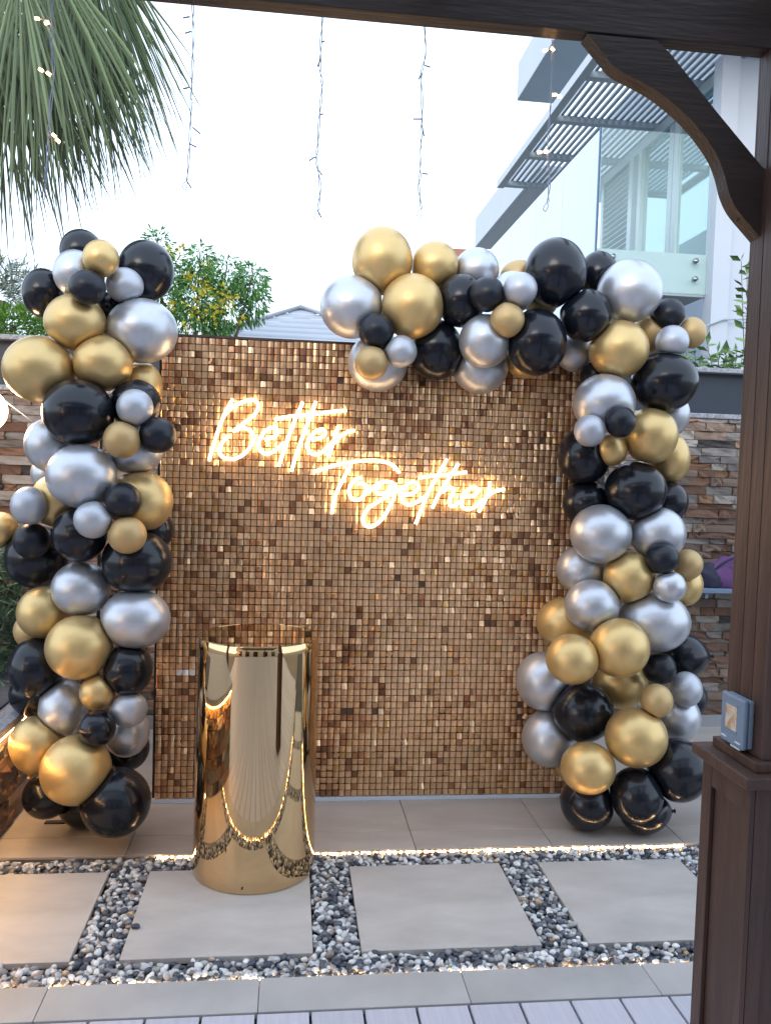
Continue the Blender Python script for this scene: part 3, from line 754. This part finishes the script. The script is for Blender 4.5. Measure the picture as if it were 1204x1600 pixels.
# ================================================================== BOUNDARY WALL
WY = 5.10
bw = thing('boundary_wall', 'boundary wall of stacked brown and grey stone veneer with dark panel on top', 'wall', (0, WY, 0))
box('core', -7, 9, WY+.035, WY+.25, -.15, 2.0, M['mortar'], bw)
box('panel', -7, 9, WY+.06, WY+.2, 2.035, 2.295, M['panel_dark'], bw)
box('coping', -7, 9, WY-.01, WY+.26, 2.296, 2.326, M['coping'], bw, bevel=.006)
box('coping', -7, 9, WY-.01, WY+.058, 2.002, 2.034, M['coping'], bw, bevel=.006)
box('plinth_strip', -7, 9, WY-.02, WY+.034, -.012, .075, M['render_grey'], bw)
def stone_mesh(seed, m):
    bm = bmesh.new(); bmesh.ops.create_cube(bm, size=1)
    bmesh.ops.subdivide_edges(bm, edges=[e for e in bm.edges if abs(e.verts[0].co.x-e.verts[1].co.x) > .5], cuts=2)
    bmesh.ops.subdivide_edges(bm, edges=[e for e in bm.edges if abs(e.verts[0].co.z-e.verts[1].co.z) > .5 and e.verts[0].co.y < 0], cuts=1)
    for v in bm.verts:
        if v.co.y < 0: v.co.y += .5*noise.noise(v.co*2.7+Vector((seed*7.1, 0, 0)))
        v.co.x += .02*noise.noise(v.co*3+Vector((0, seed, 0))); v.co.z += .05*noise.noise(v.co*2+Vector((seed, 0, 4)))
    me = bpy.data.meshes.new('stone'); bm.to_mesh(me); bm.free(); me.materials.append(m); return me
SM = [[stone_mesh(i*5+j, m) for j in range(3)] for i, m in enumerate(STONES)]
WT = [.22, .22, .2, .12, .08, .08, .08]
rest = []
cnt = 0
random.seed(21)
z = .078
while z < 1.998:
    hh = random.choice((.030, .038, .046, .056)); hh = min(hh, 2.0-z)
    x = -2.6+random.random()*.2
    while x < 4.2:
        L = random.uniform(.07, .27)
        if hh > .02:
            seen = (2.30 < x+L and x < 3.02) or (-1.80 < x+L and x < -1.28 and z > .55)
            i = random.choices(range(7), WT)[0]; me = random.choice(SM[i]); th = random.uniform(.03, .05)
            ctr = Vector((x+L/2, WY+.036-th/2+.004, z+hh/2))
            if seen and cnt < 296:
                o = bpy.data.objects.new('stone', me); o.location = ctr-bw.location; o.scale = (L-.003, th, hh-.003); link(o, bw); cnt += 1
            else: rest.append((i, me, ctr, (L-.003, th, hh-.003)))
        x += L
    z += hh
for i in range(7):
    Ls = []
    for (k, me, c_, s_) in rest:
        if k != i: continue
        Ls.append(([Vector((v.co.x*s_[0], v.co.y*s_[1], v.co.z*s_[2]))+c_-bw.location for v in me.vertices], [tuple(p.vertices) for p in me.polygons]))
    V, Fc = join_geo(Ls); o = mesh_np('stones', V, Fc, STONES[i], bw); o['kind'] = 'stuff'

# planter at left
pl = thing('planter', 'low stone clad planter at the left edge with glowing light under its coping', 'planter', (-1.5, 3.3, 0))
PXR = -1.192
box('core', -2.6, PXR-.03, 2.2, 4.95, -.012, .44, M['mortar'], pl)
box('coping', -2.6, PXR+.045, 2.2, 4.97, .455, .487, M['coping'], pl, bevel=.004)
z = 0.001
while z < .42:
    hh = random.choice((.05, .06, .07)); hh = min(hh, .435-z)
    if hh < .02: break
    y = 2.25
    while y < 4.93:
        L = min(random.uniform(.12, .30), 4.95-y)
        i = random.choices(range(7), WT)[0]; me = random.choice(SM[i]); th = random.uniform(.03, .045)
        o = bpy.data.objects.new('stone', me); o.location = Vector((PXR-.028+th/2, y+L/2, z+hh/2))-pl.location
        o.rotation_euler = (0, 0, math.pi/2); o.scale = (L-.004, th, hh-.004); link(o, pl); y += L
    z += hh
lw = thing('led_strip', 'bright warm LED strip under the planter coping at the left edge', 'light strip', (PXR+.03, 3.3, .449))
g = box('tape', PXR+.024, PXR+.042, 2.25, 4.15, .4495, .4545, M['strip'], lw)
g = box('led_row', PXR+.026, PXR+.040, 2.25, 4.15, .4435, .449, M['led_wall'], lw)

# shelf with a purple bag on the boundary wall
sh = thing('shelf', 'slim blue grey shelf fixed to the stone wall beside the post', 'shelf', (2.95, WY-.06, .91))
box('board', 2.55, 3.6, WY-.16, WY-.02, .895, .925, M['blue_shelf'], sh, bevel=.004)
for xx in (2.62, 3.5): box('bracket', xx, xx+.02, WY-.14, WY-.02, .86, .8945, M['blue_shelf'], sh)
bag = thing('bag', 'crumpled purple bag with dark navy side lying on the shelf', 'bag', (2.86, WY-.09, .926))
def blob(name, pts_fn, m, parent, seed):
    bm = bmesh.new(); bmesh.ops.create_icosphere(bm, subdivisions=4, radius=1)
    for v in bm.verts: v.co = pts_fn(v.co.copy())
    me = bpy.data.meshes.new(name); bm.to_mesh(me); bm.free(); me.materials.append(m)
    for p in me.polygons: p.use_smooth = True
    return link(bpy.data.objects.new(name, me), parent)
def bagf(c):
    k = 1+.20*abs(noise.noise(c*2.1+Vector((3, 1, 0))))-.05*abs(noise.noise(c*5))
    z = max(-.62, c.z); return Vector((c.x*.25*k*(1-.25*max(0, c.z)), c.y*.065*k, (z+.62)*.125*k))
blob('body', bagf, M['purple'], bag, 1)
def bagf2(c):
    k = 1+.15*noise.noise(c*2.4); z = max(-.6, c.z); return Vector((c.x*.11*k-.18, c.y*.055*k-.004, (z+.6)*.095*k))
blob('side', bagf2, M['navy_fabric'], bag, 2)
tube('strap', [catmull([bag.location+Vector(p) for p in ((-.20, -.03, .09), (-.13, -.06, .165), (-.02, -.06, .21), (.10, -.05, .205), (.2, -.03, .17))], 6)], .008, M['navy_fabric'], bag, 6)
tube('seam', [catmull([bag.location+Vector(p) for p in ((-.10, -.065, .15), (-.02, -.078, .10), (.08, -.078, .055), (.2, -.05, .02))], 6)], .003, M['purple'], bag, 5)

# ================================================================== HOUSE
hs = thing('villa', 'modern white villa with slatted canopy, glass balcony and tall doors behind the arch', 'house', (4.4, 11, 0))
# slatted canopy at z 6
box('canopy_edge', 3.00, 3.09, 6.5, 12.55, 5.93, 6.0, M['slat'], hs)
box('fascia', 2.985, 2.998, 6.5, 12.55, 5.925, 6.03, M['house_white'], hs)
for yy in (12.45, 11.30, 10.12, 8.98, 7.8, 6.6):
    box('cross_beam', 3.092, 6.3, yy-.05, yy+.05, 5.93, 6.0, M['slat'], hs)
x = 3.16
while x < 6.2:
    box('slat', x, x+.040, 6.5, 12.55, 6.003, 6.030, M['slat'], hs); x += .083
# far eave with ladder openings
box('eave_fascia', 3.76, 3.82, 12.9, 17.62, 6.40, 7.01, M['house_white'], hs)
box('eave_soffit', 3.822, 4.26, 12.9, 17.62, 6.385, 6.45, M['slat'], hs)
yy = 13.2
while yy < 17.5:
    box('soffit_rung', 4.262, 4.60, yy, yy+.22, 6.385, 6.45, M['slat'], hs); yy += .42
# upper roof block
box('roof_block', 3.10, 3.75, 4.0, 11.98, 7.0, 7.52, M['house_white'], hs)
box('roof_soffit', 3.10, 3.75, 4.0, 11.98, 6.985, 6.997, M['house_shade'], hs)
# side glass panels of the terrace, sky brightness painted into their pale colour
for a, b in ((8.32, 9.48), (9.485, 10.56), (10.565, 11.74), (11.745, 14.5), (14.505, 18.2)):
    box('side_panel', 3.035, 3.05, a, b-.006, 2.0, 5.136, M['side_glass'], hs)
Yg = 8.3
box('balustrade_glass', 3.035, 4.235, Yg-.012, Yg, 3.534, 5.136, M['house_glass'], hs)
box('glass_edge', 3.015, 3.03, Yg-.015, Yg+.01, 3.5, 5.136, M['house_glass_edge'], hs)
box('balcony_slab', 3.055, 4.235, Yg+.04, Yg+4.0, 3.534, 3.945, M['slab_band'], hs)
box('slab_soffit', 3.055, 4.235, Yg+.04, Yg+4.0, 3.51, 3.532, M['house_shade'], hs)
for (px, py) in ((955, 402), (1084, 409), (1083, 437), (960, 437)):
    c_ = onY(px, py, Yg-.02); o = lathe('standoff', [(.022, 0), (.028, .008), (.025, .05)], 16, M['steel'], hs, loc=c_-hs.location); o.rotation_euler = (rad(90), 0, 0)
# receding facade: louvre shutter, frames, glazed doors
Xr = 4.407
def pxr(x, y): return onX(x, y, Xr)
ya, yb_, yc, yd, ye = 11.75, 10.82, 10.42, 9.66, 9.40
box('header', Xr-.05, Xr+.12, 8.3, 12.0, 5.80, 5.925, M['frame_alu'], hs)
box('shutter_frame', Xr-.04, Xr+.04, ya, ya+.10, 3.95, 5.80, M['frame_alu'], hs)
box('shutter_frame', Xr-.05, Xr+.04, yb_-.12, yb_, 3.95, 5.80, M['frame_alu'], hs)
z = 3.99
while z < 5.76:
    o = box('louvre', Xr-.03, Xr+.03, yb_+.003, ya-.003, z, z+.028, M['slat'], hs); o.rotation_euler = (0, rad(30), 0); z += .075
box('shutter_back', Xr+.05, Xr+.07, yb_, ya, 3.95, 5.80, M['dark_void'], hs)
box('door_jamb', Xr-.05, Xr+.06, yc, yc+.10, 3.95, 5.80, M['frame_alu'], hs)
box('pane', Xr, Xr+.012, ye+.28, yc-.003, 3.95, 5.80, M['pane'], hs)
box('door_stile', Xr-.03, Xr+.05, ye+.16, ye+.277, 3.95, 5.80, M['frame_alu'], hs)
box('door_stile', Xr-.05, Xr+.03, ye-.02, ye+.10, 3.95, 5.80, M['frame_alu'], hs)
box('pane', Xr-.02, Xr-.008, 8.4, ye-.023, 3.95, 5.80, M['pane'], hs)
box('wall_above', Xr+.12, Xr+.3, 8.3, 14, 5.9, 6.9, M['house_white'], hs)
box('wall', Xr+.13, 8, 12.05, 12.2, 2.0, 6.0, M['house_white'], hs)
# right pier and the wall beside it
box('pier', 4.24, 4.425, 8.2, 8.38, -.1, 5.92, M['house_white'], hs)
box('wall', 4.427, 8.5, 8.26, 8.38, -.1, 5.92, M['house_white'], hs)
box('parapet', 4.24, 8.5, 8.0, 8.38, 6.11, 6.9, M['house_white'], hs)
box('ground_floor_void', 3.9, 4.235, 9.0, 9.1, -.1, 3.50, M['dark_void'], hs)
box('recess_wall', 3.055, 3.895, 9.0, 9.1, -.1, 3.50, M['render_grey'], hs)
tube('conduit', [[onY(1100, 510, 8.17), onY(1129, 499, 8.17), onY(1165, 499, 8.17)]], .010, M['frame_alu'], hs, 6)
# roof of a far house
fr = thing('far_house', 'distant red tiled roof edge just above the arch balloons', 'house', onY(738, 402, 30))
o_ = fr.location
box('wall', o_.x-1.0, o_.x+2.5, 30, 34, 2, o_.z-.1, M['house_white'], fr)
box('roof', o_.x-1.2, o_.x+2.7, 29.8, 34.2, o_.z-.1, o_.z+.22, M['terracotta'], fr)

# ================================================================== GAZEBO ROOF
gz = thing('gazebo', 'white gazebo with a slatted hipped roof rising behind the shimmer backdrop', 'gazebo', (0.2, 9.0, 0))
apex = onY(470, 484, 9.0); bl = onY(290, 537, 8.0); br = Vector((apex.x*2-bl.x*1.0+.25, 8.0, bl.z-.0))
zt, zb = apex.z, bl.z
nb = 8
for k in range(nb):
    t0, t1 = k/nb, (k+.66)/nb
    def lerp(a, b, t): return a+(b-a)*t
    L0 = lerp(bl, apex, t0); R0_ = lerp(br, apex, t0); L1 = lerp(bl, apex, t1); R1_ = lerp(br, apex, t1)
    q = [L0+Vector((0, -.02, -.0)), R0_+Vector((0, -.02, 0)), R1_+Vector((0, .0, .0)), L1+Vector((0, .0, .0))]
    prism('roof_slat', q, (0, .02, .022), M['gazebo'], gz)
prism('roof_deck', [bl+Vector((0, .07, -.05)), br+Vector((0, .07, -.05)), apex+Vector((0, .07, -.05))], (0, .03, -.02), M['gazebo_gap_shade'], gz)  # dark sheet behind the slats, shade of the gaps put into its colour
for e in (bl, br):
    tube('hip_rail', [[e+Vector((0, -.02, .02)), apex+Vector((0, -.02, .03))]], .022, M['gazebo'], gz, 6)
lathe('finial', [(.05, 0), (.06, .02), (.02, .04)], 12, M['gazebo'], gz, loc=apex-gz.location)
for xx in (bl.x+.1, br.x-.1):
    for yy in (8.05, 9.9): box('post', xx-.04, xx+.04, yy-.04, yy+.04, -.15, bl.z-.02, M['gazebo'], gz)
box('back_roof', bl.x, br.x, 9.05, 9.95, bl.z-.02, bl.z+.02, M['gazebo'], gz)

# ================================================================== PLANTS
def leaf_cloud(name, pts, size, cols, m, parent, aspect=.45, droop=.4, jitter=.3, fold=True):
    """pts list of (pos, outward dir) ; each a pointed leaf of two folded quads"""
    n = len(pts); P = np.array([tuple(p[0]) for p in pts]); D = np.array([tuple(p[1]) for p in pts])
    D = D+rng.normal(0, jitter, (n, 3)); D[:, 2] -= droop; D /= np.linalg.norm(D, axis=1)[:, None]
    Sd = np.cross(D, rng.normal(0, 1, (n, 3))+np.array([0, 0, 1.2])); Sd /= np.linalg.norm(Sd, axis=1)[:, None]
    N = np.cross(Sd, D); L = size*rng.uniform(.7, 1.3, n)[:, None]; W = L*aspect*.5
    a = P; b = P+D*L*.5+Sd*W-N*W*.15; c = P+D*L-N*L*.12; d = P+D*L*.5-Sd*W-N*W*.15; e = P+D*L*.5+N*W*.25
    V = np.stack([a, b, c, d, e], 1).reshape(-1, 3)
    idx = np.arange(n)*5
    Fc = [f for i in idx for f in ((i, i+1, i+4), (i+1, i+2, i+4), (i+2, i+3, i+4), (i+3, i, i+4))]
    C_ = np.repeat(cols, 5, 0)
    off = np.array(parent.location) if parent is not None else 0
    return mesh_np(name, V-off, Fc, m, parent, cols=C_)
def greens(n, base, spread=.35, alt=None, altp=.2):
    c = np.array(base)[None]*rng.uniform(1-spread, 1+spread, (n, 1))
    if alt is not None:
        k = rng.random(n) < altp; c[k] = np.array(alt)*rng.uniform(.8, 1.2, (k.sum(), 1))
    return c
def crown(lobes, per, size, base, alt, parent, name='crown', asp=.4, droop=.5):
    pts = []
    for (c_, r) in lobes:
        for _ in range(int(per*(r.x*r.z)/(.25*.25))):
            d = Vector(rng.normal(0, 1, 3)).normalized(); k = random.uniform(.45, 1.05)**.6
            k *= 1+.22*noise.noise(d*2.5+c_)
            pts.append((Vector((c_.x+d.x*r.x*k, c_.y+d.y*r.y*k, c_.z+d.z*r.z*k)), d))
    cols = greens(len(pts), base, .4, alt, .3)
    return leaf_cloud(name, pts, size, cols, M['leaf'], parent, asp, droop)
def lobe(px, py, rx, ry, Y):
    c_ = onY(px, py, Y); k = Y/FPX; return (c_, Vector((rx*k, (rx+ry)/2*k, ry*k)))
def limb_tree(parent, base, lobes, r=.07):
    ps = [[base, base+Vector((0, 0, .9))]]
    out = [tube('trunk', [catmull([base, base+Vector((.04, 0, .8)), base+Vector((0, .02, 1.6))], 5)], r, M['bark'], parent, 8, r_end=r*.7)]
    top = base+Vector((0, .02, 1.6))
    br_ = []
    for (c_, rr) in lobes:
        mid = top.lerp(c_, .5)+Vector((random.uniform(-.1, .1), random.uniform(-.1, .1), .05))
        br_.append(catmull([top, mid, c_, c_+Vector((0, 0, rr.z*.6))], 4))
    tube('limbs', br_, r*.2, M['bark'], parent, 6, r_end=.004)
# flowering tree
TY = 7.4
tlob = [lobe(247, 395, 22, 34, TY), lobe(250, 450, 44, 52, TY+.2), lobe(225, 500, 40, 42, TY), lobe(312, 415, 22, 34, TY), lobe(310, 462, 42, 50, TY+.1), lobe(352, 432, 30, 30, TY+.3), lobe(350, 480, 36, 42, TY+.2), lobe(392, 440, 28, 28, TY+.1), lobe(395, 470, 24, 36, TY+.3), lobe(290, 515, 70, 34, TY+.1), lobe(200, 545, 60, 40, TY+.3)]
tr = thing('tree', 'green tree with clusters of yellow flowers behind the top left of the backdrop', 'tree', (tlob[4][0].x, TY+.1, -.15))
limb_tree(tr, Vector((tlob[4][0].x, TY+.1, -.15)), tlob)
crown(tlob, 1300, .058, (.13, .30, .08), (.22, .42, .11), tr, asp=.26, droop=.7)
fl = []
for (px, py, s) in [(258, 410, 14), (250, 428, 10), (312, 448, 16), (322, 452, 8), (330, 487, 18), (300, 483, 12), (348, 480, 9), (282, 392, 7), (344, 455, 14), (358, 474, 8), (378, 500, 5), (292, 430, 6), (270, 480, 6), (325, 410, 5), (290, 510, 6), (262, 395, 6), (366, 462, 5)]:
    c_ = onY(px, py, TY-.28)
    for _ in range(int(s*2.2)):
        d = Vector(rng.normal(0, 1, 3)); fl.append((c_+d*(s/2.6)*TY/FPX, d.normalized()))
leaf_cloud('flowers', fl, .034, greens(len(fl), (1, 1, 1)), M['petal'], tr, .9, .0)['kind'] = 'stuff'
# hedge left
hl = [lobe(20, 508, 34, 26, 5.6), lobe(62, 500, 30, 26, 5.6), lobe(-20, 515, 40, 26, 5.6), lobe(90, 515, 30, 24, 5.6)]
he = thing('hedge', 'bright green feathery hedge rising above the dark wall at far left', 'hedge', (hl[0][0].x, 5.6, -.15))
tube('stem', [[Vector((he.location.x, 5.6, -.15)), hl[0][0]]], .02, M['bark'], he)
crown(hl, 2600, .045, (.12, .28, .04), (.20, .38, .06), he, 'foliage', .25, -.5)
# pale feather palm far left
pp = thing('palm_tree', 'pale hazy feather palm far behind the left balloon column', 'palm tree', (onY(-5, 500, 12).x, 12, -.15))
pb = onY(-5, 470, 12)
tube('trunk', [[pp.location, pb]], .12, M['bark'], pp, 8)
Lp = []
for k in range(16):
    a = k/15*math.pi*1.15-.25; ln = random.uniform(.75, 1.1)
    path = [pb+Vector((math.cos(a)*ln*t, random.uniform(-.05, .05)*t, math.sin(a)*ln*t*.9-.5*t*t*ln*.6)) for t in (0, .25, .5, .75, 1)]
    path = catmull(path, 5)
    for i in range(2, len(path)):
        for s in (-1, 1):
            for _ in range(2):
                dd = (path[i]-path[i-1]).normalized(); nn = Vector((-dd.z, 0, dd.x))*s; Lp.append((path[i], (dd*.6+nn*.7+Vector((0, random.uniform(-.4, .4), 0)))))
leaf_cloud('fronds', Lp, .26, greens(len(Lp), (.20, .25, .20)), M['leaf'], pp, .08, .25, .1)

# fan palm top left
fp = thing('palm_tree', 'large fan palm with drooping split green fronds in the top left corner', 'palm tree', (-2.6, 4.9, -.15))
hubz = onY(20, -150, 4.7)
tube('trunk', [catmull([Vector((-2.6, 4.9, -.15)), Vector((-2.55, 4.9, 2.0)), Vector((-2.4, 4.85, 4.2)), Vector((-2.3, 4.8, 4.6))], 6)], .17, M['bark'], fp, 12, r_end=.13)
def fan(hub, dirang, spread, length, nbl, tone, Yoff, seed):
    """hub world; dirang: centre direction in the x-z plane; blades radiate"""
    V = []; Fc = []; Cc = []
    rs = random.Random(seed)
    for i in range(nbl):
        t = (i/(nbl-1)-.5)*2; a = dirang+t*spread*.5+rs.uniform(-.03, .03)
        ln = length*1.06*(1-.22*t*t)*rs.uniform(.86, 1.05)
        d = Vector((math.cos(a), .16*math.sin(i*2.1+seed)+.10*t, math.sin(a))).normalized()
        w0 = 2*math.sin(spread/nbl/2)*1.0
        n_s = 9; prev = None
        sag = rs.uniform(.06, .34)
        s_ = Vector((-math.sin(a), 0, math.cos(a)))
        split = rs.uniform(.46, .62)
        base_c = np.array(tone)*np.array((1.45, 1.35, 1.15))*rs.uniform(.65, 1.35)
        rows = []
        for k in range(n_s):
            u = .10+.90*k/(n_s-1)
            p = hub+d*(ln*u)+Vector((0, Yoff*u, -sag*ln*max(0, u-split)**1.4*1.5))
            w = w0*ln*u*.52 if u < split else w0*ln*split*.52*(1-(u-split)/(1-split))**.8
            w = max(w, .0008)
            fold = w*.55
            rows.append((p-s_*w, p+Vector((0, -fold, 0)), p+s_*w))
            tip = max(0, (u-.55)/.45)
            c_ = base_c*(1-.1*tip)+np.array((.10, .08, .045))*tip*.25
            Cc += [c_]*3
        o0 = len(V)
        for r_ in rows: V += list(r_)
        for k in range(n_s-1):
            b0 = o0+k*3; Fc += [(b0, b0+1, b0+4, b0+3), (b0+1, b0+2, b0+5, b0+4)]
    o = mesh_np('frond', [v-fp.location for v in V], Fc, M['grassleaf'], fp, cols=np.array(Cc))
    return o
for k, (hx, hy, Y, ang, spr, L, nb_, tone) in enumerate([
    (70, -40, 5.3, -84, 70, 1.15, 46, (.045, .07, .038)), (-20, -40, 5.2, -90, 70, 1.35, 46, (.04, .065, .035)), (130, -110, 4.6, -88, 44, 1.12, 36, (.065, .10, .055)), (150, -90, 5.3, -80, 46, 1.0, 34, (.04, .065, .036)),
    (60, -100, 4.45, -80, 62, 1.22, 46, (.075, .115, .060)), (0, -110, 4.8, -88, 90, 1.46, 54, (.045, .072, .038)), (95, -150, 4.9, -76, 60, 1.32, 48, (.050, .085, .045)),
    (-60, -60, 4.6, -84, 90, 1.30, 44, (.045, .07, .038)), (50, -110, 5.1, -92, 80, 1.42, 50, (.040, .06, .034)), (-120, -160, 5.0, -95, 110, 1.3, 44, (.055, .09, .05)),
    (120, -170, 4.7, -78, 50, 1.28, 40, (.055, .09, .048)), (30, -60, 4.3, -90, 56, 1.00, 38, (.09, .13, .075)), (110, -60, 5.2, -84, 56, 1.1, 40, (.038, .06, .034))]):
    hb = onY(hx, hy, Y)
    fan(hb, rad(ang), rad(spr), L, nb_, tone, random.uniform(-.15, .15), k*3+1)
    tube('leaf_stalk', [catmull([Vector((-2.3, 4.8, 4.6)), Vector(((hb.x-2.3)/2, (Y+4.8)/2, 5.2)), hb], 6)], .014, M['leaf'], fp, 6)

# shrub in the left planter: strap leaves
pl2 = thing('shrub', 'dense grassy green plant growing in the planter at the left edge', 'plant', (-1.62, 4.6, .45))
box('soil', -2.0, -1.25, 3.5, 4.93, .488, .50, M['soil'], pl2)
Ls = []
for _ in range(3200):
    c_ = Vector((random.uniform(-2.0, -1.36), random.uniform(4.2, 4.9), random.uniform(.5, 1.16)))
    d = Vector((random.uniform(-1, 1), random.uniform(-1, .4), random.uniform(-.2, 1)))
    Ls.append((c_, d.normalized()))
leaf_cloud('foliage', Ls, .11, greens(len(Ls), (.055, .10, .055), .45, (.13, .19, .10), .2), M['leaf_glossy'], pl2, .13, .15)
# right shrubs over the wall
def sprig(parent, base, tip, n, ls, bend=(0, 0, 0)):
    mid = (base+tip)/2+Vector(bend); path = catmull([base, mid, tip], 10)
    tube('stem', [path], .004, M['bark'], parent, 5, r_end=.002)
    L = []
    for i in range(n):
        t = .15+.85*i/max(1, n-1); p = path[int(t*(len(path)-1))]; s = -1 if i % 2 else 1
        L.append((p, Vector((s*1.0, random.uniform(-.6, .3), .45))))
    L.append((tip, Vector((0, 0, 1))))
    leaf_cloud('leaves', L, ls, greens(len(L), (.085, .17, .05), .3, (.16, .28, .07), .35), M['leaf_glossy'], parent, .42, .05, .18)
s1 = thing('climber', 'tall leafy branch climbing beside the post against the white pier', 'plant', onY(1160, 590, 5.3))
for a, b, n in (((1163, 600), (1157, 408), 20), ((1168, 600), (1166, 430), 16), ((1172, 560), (1180, 420), 12)):
    sprig(s1, onY(*a, 5.3), onY(*b, 5.25), n, .085)
s2 = thing('shrub', 'glossy green shrub topping the dark wall right of the arch', 'plant', onY(1110, 590, 5.3))
for a, b, n in (((1118, 600), (1104, 540), 9), ((1125, 600), (1120, 552), 7), ((1140, 600), (1132, 556), 8), ((1145, 600), (1150, 552), 8), ((1152, 600), (1158, 560), 6), ((1135, 600), (1142, 568), 6), ((1110, 600), (1122, 566), 6), ((1150, 600), (1144, 570), 8), ((1128, 600), (1128, 575), 8)):
    sprig(s2, onY(*a, 5.3), onY(*b, 5.3), n, .085)
s3 = thing('shrub', 'small green sprigs between the balloons and the white pier', 'plant', onY(1080, 590, 5.3))
for a, b, n in (((1082, 605), (1070, 546), 10), ((1088, 605), (1085, 555), 8), ((1075, 605), (1064, 562), 7), ((1094, 605), (1092, 572), 7)):
    sprig(s3, onY(*a, 5.3), onY(*b, 5.3), n, .085)

gl2 = thing('garden_lamp', 'warm globe garden lamp on a thin pole left behind the viewer', 'lamp', (-6.0, -3.5, -.15))
tube('pole', [[Vector((-6.0, -3.5, -.15)), Vector((-6.0, -3.5, 1.62))]], .03, M['black_metal'], gl2, 10)
ico_blob('globe', (0, 0, 1.90), (.13, .13, .13), M['far_lamp'], gl2, seed=51)
# ================================================================== BEHIND THE VIEWER (seen in reflections)
rh = thing('house_wall', 'beige house wall with dark glazed doors behind the deck, seen only in reflections', 'house', (0, -4.6, 0))
box('wall', -7, 7, -4.8, -4.6, -.1, 4.7, M['beige'], rh)
for xx in (-5.6, -3.4, -1.2, 1.3, 3.6):
    box('door_frame', xx, xx+1.1, -4.6, -4.56, 0, 2.5, M['black_metal'], rh)
    box('door_pane', xx+.06, xx+1.04, -4.558, -4.55, .06, 2.44, M['dark_glass'], rh)
